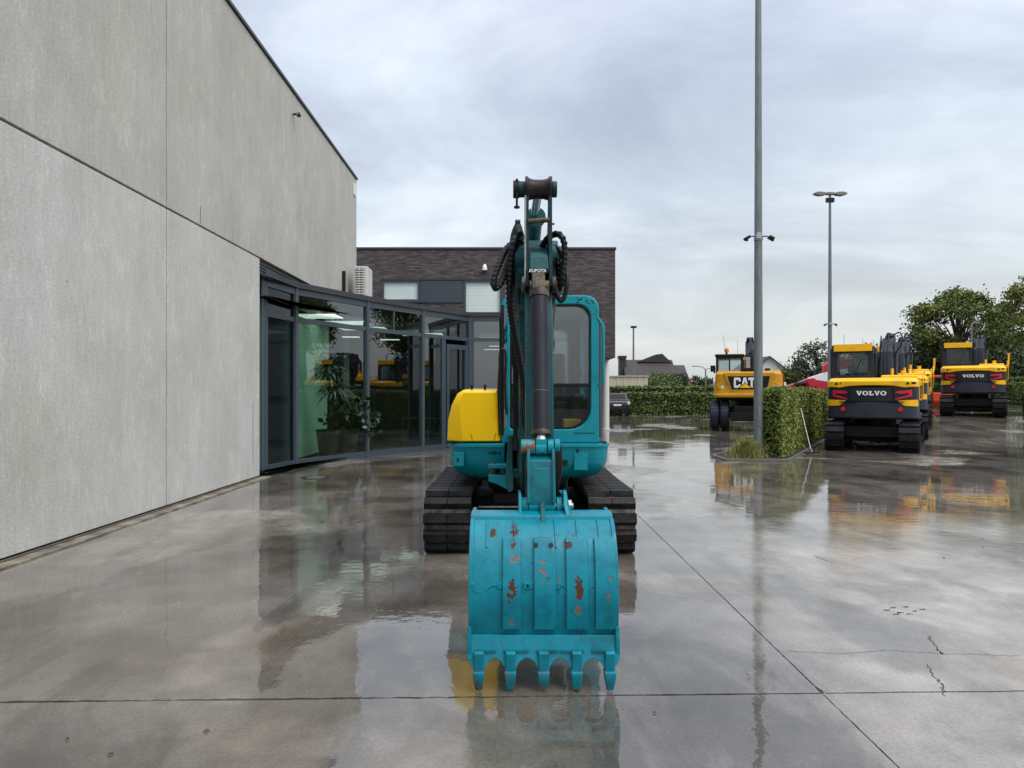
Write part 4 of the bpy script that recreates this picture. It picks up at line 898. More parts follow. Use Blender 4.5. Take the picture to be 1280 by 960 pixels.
def volvo(x, y, rz, label, mirror_post=True, detail=True):
    """mid-size crawler excavator, rear at local -y, cab on its left"""
    t = empty('crawler_excavator', (x, y, gz(x, y)), rz, label, 'excavator', 'yellow and charcoal crawler excavators parked across the yard')
    machine_tracks(t, .94, .5, -1.25, 1.35, .39, 40, black)
    m = MB(); m.bb(-.75, .75, -1.0, 1.1, .36, .66); m.cyl((0, 0, .6), (0, 0, .84), .55, n=24); m.bb(-.85, .85, -.25, .25, .3, .56); obj('undercarriage', m, black, t, bevel=.02)
    m = MB(); m.prism([(-1.15, .42), (-.3, .42), (-.1, .2), (1.5, .2), (1.5, 1.2), (-.3, 1.2)], .0, .01, 'y') if False else None
    # blade at the front
    m = MB(); m.prism([(1.95, .08), (2.05, .1), (1.98, .3), (2.06, .56), (1.99, .56), (1.9, .3)], -1.22, 1.22, 'x'); m.bb(-.5, -.38, 1.1, 1.95, .26, .36); m.bb(.38, .5, 1.1, 1.95, .26, .36); obj('dozer_blade', m, mgrey, t)
    m = MB(); m.bb(-1.17, 1.17, -1.0, 1.45, .842, .99); obj('platform', m, mgrey, t, bevel=.02)
    def plan(hw, rear, front, cr=.34):  # rounded rear corners with a bowed back
        pts = [(hw, front), (-hw, front), (-hw, rear + cr)]
        for k in range(1, 7): a = R(180 + 90 * k / 6); pts.append((-hw + cr + cr * math.cos(a), rear + cr + cr * math.sin(a)))
        for k in range(1, 6): u = k / 6; pts.append((-hw + cr + (2 * hw - 2 * cr) * u, rear - .10 * math.sin(math.pi * u)))
        for k in range(0, 7): a = R(270 + 90 * k / 6); pts.append((hw - cr + cr * math.cos(a), rear + cr + cr * math.sin(a)))
        return pts
    m = MB(); m.prism(plan(1.16, -1.40, -.35), .87, 1.32, 'z'); cw = obj('counterweight', m, mgrey2, t, bevel=.05, seg=3)
    m = MB(); m.prism(plan(1.155, -1.375, -.35), 1.315, 1.70, 'z'); obj('rear_panel', m, mgrey, cw)
    m = MB(); 
    pts = plan(1.17, -1.41, -.2); n = len(pts)
    lo = [(p[0], p[1], 1.70 + (.05 if abs(p[0]) < .75 else 0)) for p in pts]; md = [(p[0], p[1], 1.86) for p in pts]; hi = [(p[0] * .93, p[1] + (.10 if p[1] < -.5 else 0), 1.95) for p in pts]
    m.add(lo + md + hi, [(i, (i + 1) % n, n + (i + 1) % n, n + i) for i in range(n)] + [(n + i, n + (i + 1) % n, 2 * n + (i + 1) % n, 2 * n + i) for i in range(n)] + [tuple(range(n))[::-1], tuple(range(2 * n, 3 * n))])
    obj('rear_cowl', m, myel, t, sharp=25, bevel=.02)
    # right side yellow doors and hood
    m = MB(); m.bb(.55, 1.17, -.6, 1.35, 1.33, 1.9); obj('side_door', m, myel, t, bevel=.05)
    m = MB(); m.bb(1.172, 1.18, -.5, -.15, 1.4, 1.75); m.bb(1.172, 1.18, .1, .7, 1.4, 1.75); obj('side_grille', m, black, t)
    m = MB(); m.bb(.2, 1.1, -.9, .0, 1.9, 2.03); obj('engine_hood', m, myel, t, bevel=.05)
    m = MB(); m.cyl((.75, -.4, 2.0), (.75, -.4, 2.16), .07, n=12); m.cyl((.45, -.2, 2.0), (.45, -.2, 2.22), .04, n=10); obj('exhaust_pipe', m, myel, t)
    # yellow corner flashes, red chevrons, reflectors, lettering
    yb = lambda xx: -1.40 - .10 * math.sin(math.pi * min(1, max(0, (xx + .82) / 1.64))) 
    def wrap(ax): return -1.40 - .10 * math.sin(math.pi * (ax + .82) / 1.64) if ax < .82 else -1.40 + .34 * (1 - math.sqrt(max(0, 1 - ((ax - .82) / .34) ** 2)))
    def band(f, s_, x0, x1, lo, hi, th=.016, n=9):
        vs = []
        for k in range(n + 1):
            u = k / n; x = x0 + (x1 - x0) * u; zl = np.interp(x, *zip(*lo)); zh = np.interp(x, *zip(*hi))
            for z in (zl, zh):
                for o_ in (-th, .05): vs.append((s_ * (x + (.4 * (th if o_ < 0 else 0)) * (x > 1.0)), wrap(x) + o_, float(z)))
        fs = [(0, 1, 3, 2), (4 * n, 4 * n + 2, 4 * n + 3, 4 * n + 1)]
        for k in range(n): a, b = 4 * k, 4 * k + 4; fs += [(a, a + 2, b + 2, b), (a + 1, b + 1, b + 3, a + 3), (a, b, b + 1, a + 1), (a + 2, a + 3, b + 3, b + 2)]
        f.add(vs, fs)
    for s_ in (-1, 1):
        f = MB(); band(f, s_, .66, 1.14, [(.66, 1.335), (.82, 1.215), (1.14, 1.20)], [(.66, 1.345), (.8, 1.36), (1.14, 1.37)]); obj('corner_flash', f, myel, cw, sharp=50)
        f = MB(); band(f, s_, .60, 1.0, [(.60, 1.545), (.72, 1.525), (1.0, 1.55)], [(.60, 1.56), (.66, 1.60), (1.0, 1.63)], .012); band(f, s_, .92, 1.0, [(.92, 1.48), (1.0, 1.45)], [(.92, 1.54), (1.0, 1.56)], .012, 3)
        band(f, s_, .60, 1.0, [(.60, 1.375), (.66, 1.375), (1.0, 1.455)], [(.60, 1.40), (1.0, 1.525)], .010); obj('tail_marking', f, redm, cw, sharp=50)
        f = MB(); f.cyl((s_ * .72, -1.38, 1.12), (s_ * .72, -1.475, 1.12), .062, n=16); obj('reflector', f, redm, cw)
    for xx in (-.56, .56):
        m = MB(); m.bb(xx - .006, xx + .006, -1.475, -1.40, 1.33, 1.69); obj('panel_seam', m, black, cw)
    m = MB(); m.bb(-.82, .82, -1.5, -1.42, 1.318, 1.328); obj('panel_seam', m, black, cw)
    obj('lettering', glyphs('VOLVO', -.375, 1.485, .146, .115, -1.487, .02), letter, cw)
    m = MB(); m.box((0, -1.485, 1.40), (.34, .015, .022)); obj('model_plate', m, mgrey2, cw)
    for xx in (-.9, .9):  # warning stickers
        m = MB(); m.add([(xx - .05, -1.419, 1.77), (xx + .05, -1.419, 1.77), (xx, -1.419, 1.85)], [(0, 1, 2)]); m.add([(xx + .09, -1.419, 1.775), (xx + .2, -1.419, 1.775), (xx + .2, -1.419, 1.83), (xx + .09, -1.419, 1.83)], [(0, 1, 2, 3)]); obj('warning_sticker', m, dkgrey, cw)
    # cab
    cx0, cx1, cy0, cy1, cz0, cz1 = -1.16, -.02, -.62, 1.1, .992, 2.8
    m = MB(); m.ring(rrect(cx0, cx1, cz0 + .7, cz1, (.02, .02, .08, .08), 3), rrect(cx0 + .2, cx1 - .13, 2.05, 2.66, (.05,) * 4, 3), cy0, cy0 + .08, 'y')
    m.bb(cx0, cx1, cy0 + .001, cy0 + .05, cz0, cz0 + .69)
    m.ring(rrect(cx0, cx1, cz0, cz1, (.02, .02, .08, .08), 3), rrect(cx0 + .07, cx1 - .07, 1.15, 2.7, (.05,) * 4, 3), cy1 - .06, cy1, 'y')
    for xx in (cx0, cx1 - .05):
        m.ring([(p[0], p[1]) for p in rrect(cy0 + .081, cy1 - .061, cz0, cz1 - .002, (.01,) * 4, 2)], rrect(cy0 + .2, cy1 - .15, 1.75, 2.66, (.05,) * 4, 2), xx + .002, xx + .048, 'x')
    cab = obj('cab', m, mgrey, t)
    m = MB(); m.bb(cx0 + .03, cx1 - .03, cy0 - .03, cy1 + .05, cz1 - .005, cz1 + .08); obj('cab_roof', m, mgrey, cab, bevel=.04)
    m = MB(); m.bb(cx0 + .1, cx1 - .02, cy0 - .06, cy0 - .032, cz1 - .10, cz1 + .10); obj('roof_band', m, myel, cab, bevel=.01)
    m = MB(); m.bb(cx0 + .19, cx1 - .12, cy0 + .02, cy0 + .03, 2.04, 2.67); m.bb(cx0 + .06, cx1 - .06, cy1 - .04, cy1 - .03, 1.1, 2.72); m.bb(cx0 + .02, cx0 + .03, cy0 + .18, cy1 - .14, 1.74, 2.67); m.bb(cx1 - .03, cx1 - .02, cy0 + .18, cy1 - .14, 1.74, 2.67)
    obj('window_pane', m, smoked, cab)
    m = MB(); m.bb(-.82, -.38, -.2, .3, 1.3, 1.55); m.bb(-.82, -.38, -.25, -.12, 1.5, 2.1); m.bb(-.72, -.48, -.26, -.15, 2.12, 2.32); obj('seat', m, seatm, cab, bevel=.04)
    for s_ in (-1, 1):
        m = MB(); m.box(((cx0 + cx1) / 2 + s_ * .42, cy0 - .05, cz1 - .16), (.11, .06, .07)); obj('work_light', m, black, cab, bevel=.01)
    m = MB(); m.cyl((-.5, cy0 - .012, 2.06), (-.32, cy0 - .016, 2.5), .008, n=5); obj('rear_wiper', m, black, cab)
    m = MB(); m.cyl((-.9, .4, cz1 + .08), (-.9, .4, cz1 + .45), .006, n=5); obj('aerial', m, black, cab)
    m = MB(); m.tube([(1.19, -.3, 1.35), (1.24, -.3, 1.5), (1.24, -.3, 2.1), (1.24, .9, 2.15), (1.22, .95, 1.9)], .016, 6, sub=3); obj('guard_rail', m, myel, t)
    # boom, arm, cylinders, hoses
    bx = .24; YB = -.6
    m = MB(); m.prism([(1.1, 1.0), (1.35, 1.1), (1.75, 2.4), (2.3, 2.85), (3.7, 2.7), (3.75, 2.95), (2.2, 3.18), (1.45, 2.75), (1.0, 1.3)], bx - .17, bx + .17, 'x'); bo = obj('boom', m, mgrey2, t, bevel=.02)
    m = MB(); m.prism([(3.2, 3.3), (3.5, 3.4), (3.9, 2.9), (3.95, 2.4), (3.5, .9), (3.35, .9), (3.55, 2.4)], bx - .13, bx + .13, 'x'); ar = obj('arm', m, mgrey2, t, bevel=.02)
    m = MB(); m.prism([(3.3, .95), (3.5, .85), (3.3, .3), (2.9, .1), (2.5, .2), (2.6, .3), (2.95, .4), (3.1, .8)], bx - .4, bx + .4, 'x'); obj('bucket', m, mgrey, ar)
    for xx in (bx - .24, bx + .24):
        m = MB(); m.cyl((xx, 1.4, 1.05), (xx, 1.75, 2.1), .065, n=10); m.cyl((xx, 1.75, 2.1), (xx, 2.0, 2.75), .04, n=8); obj('boom_cylinder', m, mgrey2, bo)
    m = MB(); m.cyl((bx, 2.2, 3.28), (bx, 3.25, 3.34), .06, n=10); obj('arm_cylinder', m, mgrey2, bo)
    m = MB(); 
    for k in range(2): m.tube([(bx - .05 + k * .09, 1.0, 1.6), (bx - .06 + k * .1, 1.15, 2.7), (bx - .05 + k * .09, 1.8, 3.2 + .04 * (k % 2)), (bx - .1 + k * .06, 2.6, 3.2)], .016, 6, sub=4)
    m.tube([(bx + .2, 1.5, 2.6), (bx + .42, 1.4, 3.0), (bx + .36, 1.5, 3.28), (bx + .15, 2.0, 3.25)], .02, 6, sub=4); obj('hose', m, rubber, bo)
    m = MB(); m.prism([(1.5, 2.55), (1.62, 2.95), (2.1, 3.25), (2.1, 3.0)], bx - .21, bx - .175, 'x'); m.prism([(1.5, 2.55), (1.62, 2.95), (2.1, 3.25), (2.1, 3.0)], bx + .175, bx + .21, 'x'); obj('bracket', m, mgrey, bo)
    for o_ in [k for k in bpy.data.objects if k.parent == t and k.name.split('.')[0] in ('boom', 'arm')]: o_.location.y = YB
    m = MB(); m.tube([(cx1 + .06, -.5, 2.0), (cx1 + .08, -.5, 2.6), (cx1 + .1, -.2, 2.7)], .02, 6); m.cyl((cx1 - .55, cy0 - .05, 1.93), (cx1 - .55, cy0 - .05, 2.1), .03, n=8); obj('handrail', m, mgrey2, t)
    if mirror_post:
        m = MB(); m.tube([(1.05, .3, 1.95), (1.26, .3, 2.0), (1.28, .3, 2.3)], .025, 6, sub=3); m.box((1.28, .3, 2.34), (.07, .06, .26)); obj('mirror', m, myel, t)
    t.scale = (.93, .95, .975)
    return t
v0 = volvo(9.93, 21.0, R(-29.5), 'nearest of the yellow and charcoal excavators, standing right of the clipped hedge', False)
def clone(x, y, rz, label):
    c = copy_tree(v0); c.location = (x, y, gz(x, y)); c.rotation_euler = (0, 0, rz); c['label'] = label; return c
clone(12.15, 24.7, R(-29.5), 'yellow and charcoal excavator directly behind the nearest one, mostly hidden by it')
v3 = volvo(14.25, 28.4, R(-28), 'third excavator in the diagonal row, showing a yellow mirror post above its hood')
v4 = volvo(18.3, 30.5, R(-31.5), 'excavator standing apart with a clear view under its tracks, backed by the broad oak')
clone(21.45, 30.2, R(-33), 'excavator cut off by the right edge of the picture')

# ================================================================== ochre wheeled excavator
def cat_machine(x, y, rz):
    t = empty('wheeled_excavator', (x, y, .06 + gz(x, y)), rz, 'ochre wheeled excavator with three white letters on its black rear panel behind the light pole', 'excavator')
    for yy in (-1.35, 1.35):
        for s_ in (-1, 1):
            for k, xo in enumerate((.92, 1.31)):
                m = MB(); m.lathe([(.30, 0), (.50, .0), (.56, .05), (.57, .18), (.56, .31), (.50, .36), (.30, .36)], (s_ * xo - .18 , yy, .57), (1, 0, 0), 28); wh = obj('wheel', m, navy, t)
                m = MB(); 
                for q in range(24): a = 6.2832 * q / 24; m.box((s_ * xo, yy + .565 * math.cos(a), .57 + .565 * math.sin(a)), (.26, .05, .03), Matrix.Rotation(a - math.pi / 2, 3, 'X'))
                obj('tyre_tread', m, navy, wh)
                if k == 1: m = MB(); m.cyl((s_ * (xo + .15), yy, .57), (s_ * (xo + .19), yy, .57), .27, n=18); obj('rim', m, mgrey, wh)
        m = MB(); m.cyl((-.95, yy, .57), (.95, yy, .57), .11, n=12); m.sphere((0, yy, .57), .24, 12, 8); obj('axle', m, black, t)
    m = MB(); m.bb(-.55, .55, -2.0, 2.0, .62, .95); m.cyl((0, 0, .9), (0, 0, 1.2), .6, n=24); m.bb(-.9, .9, -.6, .6, .5, .9); m.bb(-.7, .7, -2.2, -2.0, .35, .7)
    for q in range(7): m.cyl((-.6 + q * .2, -2.22, .8 + .06 * (q % 2)), (-.6 + q * .2, -2.1, .8 + .06 * (q % 2)), .03, n=8)
    obj('undercarriage', m, black, t, bevel=.02)
    m = MB(); m.bb(-1.25, 1.25, -1.4, 1.7, 1.15, 1.32); obj('platform', m, black, t, bevel=.02)
    def plan(hw, rear, front=-.5, cr=.3, bow=.08):
        pts = [(hw, front), (-hw, front), (-hw, rear + cr)]
        for k in range(1, 7): a = R(180 + 90 * k / 6); pts.append((-hw + cr + cr * math.cos(a), rear + cr + cr * math.sin(a)))
        for k in range(1, 6): u = k / 6; pts.append((-hw + cr + (2 * hw - 2 * cr) * u, rear - bow * math.sin(math.pi * u)))
        for k in range(0, 7): a = R(270 + 90 * k / 6); pts.append((hw - cr + cr * math.cos(a), rear + cr + cr * math.sin(a)))
        return pts
    def loft(layers, m_=None):
        m = MB(); vs = []; n = None
        for z, hw, rear in layers:
            p = plan(hw, rear); n = len(p); vs += [(a, b, z) for a, b in p]
        k = len(layers); m.add(vs, [(j * n + i, j * n + (i + 1) % n, (j + 1) * n + (i + 1) % n, (j + 1) * n + i) for j in range(k - 1) for i in range(n)] + [tuple(range(n))[::-1], tuple(range((k - 1) * n, k * n))]); return m
    cw = obj('counterweight', loft([(1.27, 1.28, -1.86), (1.31, 1.33, -1.93), (1.40, 1.335, -1.94), (1.44, 1.32, -1.90), (1.9, 1.30, -1.86), (2.22, 1.27, -1.84), (2.31, 1.22, -1.76)]), catyel, t, sharp=28)
    m = MB(); yf = -1.96
    m.prism([(-.96, 2.27), (.96, 2.27), (.78, 1.53), (-.66, 1.53)], yf + .005, yf + .10, 'y'); obj('rear_cover', m, catyel, cw, bevel=.015)
    m = MB(); m.prism([(-.80, 2.13), (.80, 2.13), (.70, 1.61), (-.64, 1.61)], yf - .012, yf + .02, 'y'); obj('badge_panel', m, black, cw, bevel=.005)
    obj('lettering', glyphs('CAT', -.56, 1.665, .262, .41, yf - .012, .012), letter, cw)
    m = MB(); m.prism([(-.42, 1.655), (.16, 1.655), (-.13, 1.87)], yf - .045, yf - .025, 'y'); obj('badge_triangle', m, black, cw)
    m = MB(); m.prism([(-.36, 1.668), (.10, 1.668), (-.13, 1.84)], yf - .055, yf - .046, 'y'); obj('triangle_emblem', m, hoodyel, cw)
    for s_ in (-1, 1):
        m = MB(); m.prism([(s_ * .82, 1.56), (s_ * 1.16, 1.60), (s_ * 1.22, 1.78), (s_ * .98, 1.92), (s_ * .84, 1.8)], -1.885, -1.78, 'y'); obj('lamp_recess', m, catyel, cw, bevel=.02)
        m = MB(); m.cyl((s_ * 1.0, -1.90, 1.70), (s_ * 1.0, -1.86, 1.70), .065, n=16); obj('tail_lamp', m, lens, cw)
    m = MB(); m.bb(-1.2, 1.25, -1.3, -.2, 2.312, 2.36); m.bb(-.2, .5, -1.5, -.7, 2.36, 2.46); obj('engine_hood', m, catyel, t, bevel=.03)
    m = MB(); m.bb(-.3, .45, -1.6, -1.5, 2.32, 2.47); obj('air_intake', m, black, t, bevel=.02)
    m = MB(); m.bb(1.31, 1.36, -1.4, -.9, 1.35, 2.2); obj('side_marking', m, redp, t)
    # cab
    x0, x1, y0, y1, z0, z1 = -1.28, -.18, -.3, 1.5, 1.33, 3.0
    m = MB(); m.ring(rrect(x0, x1, z0, z1, (.02, .02, .06, .06), 3), rrect(x0 + .08, x1 - .08, 2.35, 2.9, (.04,) * 4, 3), y0, y0 + .06, 'y'); m.ring(rrect(x0, x1, z0, z1, (.02, .02, .06, .06), 3), rrect(x0 + .08, x1 - .08, 1.6, 2.9, (.04,) * 4, 3), y1 - .06, y1, 'y')
    for xx in (x0, x1 - .05): m.ring(rrect(y0 + .061, y1 - .061, z0, z1 - .002, (.01,) * 4, 2), rrect(y0 + .14, y1 - .14, 2.0, 2.88, (.04,) * 4, 2), xx + .001, xx + .049, 'x')
    m.bb((x0 + x1) / 2 - .03, (x0 + x1) / 2 + .03, y0 + .005, y0 + .05, 2.35, 2.9)
    cab = obj('cab', m, black, t)
    m = MB(); m.bb(x0 - .04, x1 + .04, y0 - .05, y1 + .05, z1 - .004, z1 + .09); obj('cab_roof', m, black, cab, bevel=.03)
    m = MB(); m.bb(x0 + .07, x1 - .07, y0 + .02, y0 + .03, 2.34, 2.91); m.bb(x0 + .07, x1 - .07, y1 - .03, y1 - .02, 1.58, 2.91); m.bb(x0 + .02, x0 + .03, y0 + .1, y1 - .1, 1.98, 2.9); obj('window_pane', m, cabglass, cab)
    m = MB(); m.bb(-.55, -.5, .2, .6, 3.09, 3.12); m.cyl((-.85, .3, 3.09), (-.85, .3, 3.2), .04, n=10); obj('beacon_post', m, black, cab)
    m = MB(); m.lathe([(.09, 0), (.09, .12), (.06, .17), (0, .18)], (-.85, .3, 3.2), (0, 0, 1), 14); obj('beacon', m, amber, cab)
    m = MB(); m.bb(x0 - .22, x0 - .02, y0 - .1, y0 + .2, 2.36, 2.62); m.bb(x0 - .1, x0 - .02, y0 + .2, y0 + .3, 2.3, 2.4); obj('side_light', m, black, cab, bevel=.02)
    m = MB(); m.cyl((-.9, 1.0, 3.09), (-1.0, 1.0, 4.0), .006, n=5); m.cyl((-.4, .9, 3.09), (-.4, .9, 3.75), .006, n=5); obj('aerial', m, black, cab)
    # boom folded up beside the cab
    bx = .15
    m = MB(); m.prism([(.9, 1.35), (1.3, 1.4), (1.7, 2.7), (2.6, 3.3), (2.9, 3.7), (2.5, 3.8), (1.3, 3.0)], bx - .2, bx + .2, 'x'); bo = obj('boom', m, black, t, bevel=.02)
    m = MB(); m.prism([(2.4, 3.9), (2.8, 4.0), (4.2, 2.2), (4.0, 2.0), (2.6, 3.4)], bx - .15, bx + .15, 'x'); obj('arm', m, black, t, bevel=.02)
    m = MB(); m.bb(-.08, .1, -.1, .2, 2.36, 2.95); obj('exhaust_stack', m, steel, t, bevel=.02)
    m = MB(); m.bb(-.14, -.1, 0, .5, 2.36, 3.0); obj('hood_post', m, catyel, t)
    for xx in (bx - .3, bx + .3):
        m = MB(); m.cyl((xx * .9, 1.3, 1.5), (xx * .9, 1.8, 2.4), .08, n=10); m.cyl((xx * .9, 1.8, 2.4), (xx * .9, 2.1, 2.95), .05, n=8); obj('boom_cylinder', m, black, bo)
    m = MB()
    for k in range(5): m.tube([(bx - .3 + k * .08, .8, 2.2), (bx - .35 + k * .1, .9, 2.9 + .08 * k), (bx - .1 + k * .05, 1.6, 3.3 + .05 * k), (bx, 2.5, 3.95)], .028, 6, sub=4)
    obj('hose', m, rubber, bo)
    return t
cat_machine(9.87, 32.2, R(-16))

# ================================================================== red and white crane boom, orange loader
OFF = Vector((22, 52, 0))
t = empty('crane_truck', (21.0, 50, .62), R(-8), 'red and white crane truck with its boom lowered behind the clipped hedge', 'crane truck')
OFF = Vector((0, 0, 0))
m = MB(); m.prism([(-3.0, 1.05), (-3.1, 1.35), (-1.2, 2.05), (4, 3.2), (4, 2.4), (-1.0, 1.1)], -.35, .35, 'y'); b = obj('boom', m, redp, t, bevel=.04)
m = MB(); m.prism([(-1.75, 1.86), (-.6, 2.25), (.9, 2.52), (4, 3.25), (4, 2.80), (.6, 1.95), (-.4, 1.62)], -.37, -.352, 'y'); m.prism([(-1.7, 1.88), (-.6, 2.27), (.9, 2.54), (4, 3.27), (4, 3.20), (-1.2, 2.06)], -.35, .35, 'y'); obj('boom_stripe', m, white, b)
m = MB(); m.cyl((-2.6, -.42, 1.45), (-1.9, -.42, 1.55), .16, n=12); obj('boom_cylinder', m, black, b)
m = MB(); m.cyl((-1.5, -.5, 1.6), (-1.5, -.36, 1.6), .28, n=20); obj('pivot', m, redp, b)
m = MB(); m.prism([(-.7, 1.9), (-.75, 2.7), (-.2, 3.15), (1.2, 3.15), (1.2, 1.9)], -.3, .3, 'y'); obj('turret', m, redp, t, bevel=.03)
m = MB(); m.bb(-4.0, 5, -1.1, 1.1, .75, 1.0); obj('chassis', m, dkgrey, t, bevel=.02)
m = MB(); m.bb(-3.75, -3.15, -.5, 1.0, 1.01, 1.62); obj('front_cowl', m, white, t, bevel=.05)
for x in (-3.6, 2.2, 3.6):
    for y in (-1, 1):
        m = MB(); m.cyl((x, y * .8, .5), (x, y * 1.12, .5), .5, n=18); obj('wheel', m, rubber, t, bevel=.04)
t = empty('compact_loader', (23.45, 42.0, gz(23.4, 42.0)), R(-25), 'small orange-red loader glimpsed between two yellow excavators', 'loader')
t.scale = (.75, .75, .8)
m = MB(); m.bb(-.6, .6, -1.2, .8, .5, 1.1); obj('body', m, orange, t, bevel=.08)
m = MB(); m.ring(rrect(-.55, .55, 1.1, 2.1, (.02, .02, .1, .1), 3), rrect(-.47, .47, 1.2, 2.0, (.05,) * 4, 3), -1.0, -.94, 'y'); m.ring(rrect(-.55, .55, 1.1, 2.1, (.02, .02, .1, .1), 3), rrect(-.47, .47, 1.2, 2.0, (.05,) * 4, 3), .2, .26, 'y'); m.bb(-.55, .55, -.941, .201, 1.06, 1.14); cb = obj('cab', m, black, t)
m = MB(); m.bb(-.5, .5, -.96, -.95, 1.15, 2.05); m.bb(-.53, -.52, -.94, .2, 1.15, 2.05); obj('window_pane', m, smoked, cb)
m = MB(); m.bb(-.7, .75, -1.1, .5, 2.1, 2.26); obj('cab_roof', m, orange, cb, bevel=.05)
for s_ in (-1, 1):
    m = MB(); m.prism([(-.9, 1.0), (-.7, 1.5), (1.3, .7), (1.4, .4), (1.1, .5)], s_ * .68 - .06, s_ * .68 + .06, 'x'); obj('lift_arm', m, orange, t)
    for y in (-.75, .6):
        m = MB(); m.cyl((s_ * .62, y, .38), (s_ * .88, y, .38), .38, n=18); obj('wheel', m, rubber, t, bevel=.04)
m = MB(); m.prism([(1.2, .1), (1.9, .08), (1.5, .2), (1.35, .7), (1.2, .7)], -.8, .8, 'x'); obj('bucket', m, orange, t)

# ================================================================== turquoise excavator (world coordinates, origin under its turret)
XC = .165
OFF = Vector((XC, 8.35, 0))
ex = empty('compact_excavator', OFF, label='turquoise compact excavator with yellow hood, raised boom and bucket planted on the wet concrete', cat='excavator')

# ---- tracks
TL0, TL1, TR = 7.36, 9.55, .285
at, tot = track_path(TL0, TL1, TR - .035)
NS = 40; pit = tot / NS
ms = MB()   # one shoe, local: x across, y along, -z outward
ms.bb(-.22, .22, -pit * .37, pit * .37, -.012, .012)
for a, b in ((-.218, -.004), (.004, .218)): ms.prism([(-pit * .36, -.012), (pit * .36, -.012), (pit * .24, -.056), (-pit * .24, -.056)], a, b, 'x')
ms.bb(-.05, .05, -pit * .45, pit * .45, .012, .045)
me_shoe = mesh_of('track_shoe', ms, pad, (0, 0, 0))
for s_, xc in ((-1, XC - .765), (1, XC + .765)):
    m = MB()
    for k in range(NS):
        y, z, a = at(tot * (k + .5) / NS); rot = Matrix.Rotation(a, 3, 'X'); nv = rot @ Vector((0, 0, 1)); m.box(Vector((xc, y, z + .035)) + nv * (.012 + random.uniform(0, .006)), (.425, pit * .5, .04), rot)
    tr = obj('track', m, mud, ex)
    m = MB(); m.prism([(TL0 + .1, .12), (TL1 - .1, .12), (TL1, .25), (TL1 - .2, .42), (TL0 + .2, .42), (TL0, .25)], xc - .12, xc + .12, 'x'); m.bb(xc - .10, xc + .10, 8.2, 8.5, .42, .5); obj('track_frame', m, black, tr, bevel=.01)
    for y in (TL0, TL1):
        m = MB(); m.lathe([(.20, 0), (.205, .05), (.15, .06), (.15, .14), (.205, .15), (.20, .20)], (xc - .1, y, TR), (1, 0, 0), 24); obj('idler_wheel' if y == TL0 else 'sprocket', m, black, tr)
    for q in range(5):
        m = MB(); m.cyl((xc - .14, TL0 + .35 + q * .37, .12), (xc + .14, TL0 + .35 + q * .37, .12), .07, n=14); obj('roller', m, black, tr)
    for k in range(NS):
        y, z, a = at(tot * k / NS); sag = 0.012 * math.sin(math.pi * min(1, max(0, (y - TL0) / (TL1 - TL0)))) if z > .3 else 0
        o = link('track_shoe', me_shoe, tr); o.location = (xc - OFF.x, y - OFF.y, z + .035 + .0 - sag); o.rotation_euler = (a + random.uniform(-.012, .012), 0, 0)
# ---- undercarriage, turntable
m = MB(); m.bb(XC - .36, XC + .36, 7.9, 8.9, .28, .48); m.prism([(7.75, .2), (7.95, .44), (8.75, .44), (8.95, .2), (8.85, .2), (8.6, .34), (8.1, .34), (7.85, .2)], XC - .62, XC + .62, 'x'); m.cyl((XC, 8.35, .48), (XC, 8.35, .67), .42, n=36); obj('undercarriage', m, black, ex, bevel=.01)
m = MB(); m.prism([(9.92, .06), (9.98, .08), (9.92, .24), (9.98, .42), (9.93, .42), (9.86, .24)], XC - .98, XC + .98, 'x'); m.bb(XC - .42, XC - .32, 8.9, 9.9, .2, .3); m.bb(XC + .32, XC + .42, 8.9, 9.9, .2, .3); obj('dozer_blade', m, black, ex)
m = MB(); m.bb(XC - .98, XC + .98, 9.90, 9.985, .425, .445); obj('blade_edge', m, steel, ex)
m = MB(); m.bb(XC - .5, XC + .35, 7.66, 7.70, .365, .378); obj('guard_plate', m, steel, ex)
# ---- revolving deck: rounded in plan, curved under
def deck_plan(hw, front, rear, cr, notch=True):
    pts = [(XC + hw, rear), (XC - hw, rear), (XC - hw, front + cr)]
    for k in range(1, 9): a = R(180 + 90 * k / 8); pts.append((XC - hw + cr + cr * math.cos(a), front + cr + cr * math.sin(a)))
    if notch: pts += [(XC - .35, front - .03), (XC - .24, front - .03), (XC - .22, front + .05), (XC - .20, front + .34), (XC + .12, front + .34), (XC + .14, front + .05), (XC + .16, front - .03), (XC + .35, front - .03)]
    for k in range(0, 9): a = R(270 + 90 * k / 8); pts.append((XC + hw - cr + cr * math.cos(a), front + cr + cr * math.sin(a)))
    return pts
def loft(layers, **k):
    m = MB(); vs = []
    for z, hw, fr, rr_, cr in layers:
        p = deck_plan(hw, fr, rr_, cr, **k); n = len(p); vs += [(a, b, z) for a, b in p]
    q = len(layers); m.add(vs, [(j * n + i, j * n + (i + 1) % n, (j + 1) * n + (i + 1) % n, (j + 1) * n + i) for j in range(q - 1) for i in range(n)] + [tuple(range(n))[::-1], tuple(range((q - 1) * n, q * n))]); return m
m = loft([(.665, .62, 7.66, 9.2, .15), (.70, .70, 7.56, 9.3, .18), (.76, .755, 7.50, 9.35, .20), (.83, .78, 7.46, 9.36, .22), (.985, .79, 7.44, 9.36, .22)])
deck = obj('deck_skirt', m, teal, ex, sharp=38)
m = loft([(.986, .80, 7.425, 9.37, .22), (1.012, .80, 7.425, 9.37, .22), (1.018, .785, 7.44, 9.36, .22)]); obj('deck_rim', m, teal, deck, sharp=50)
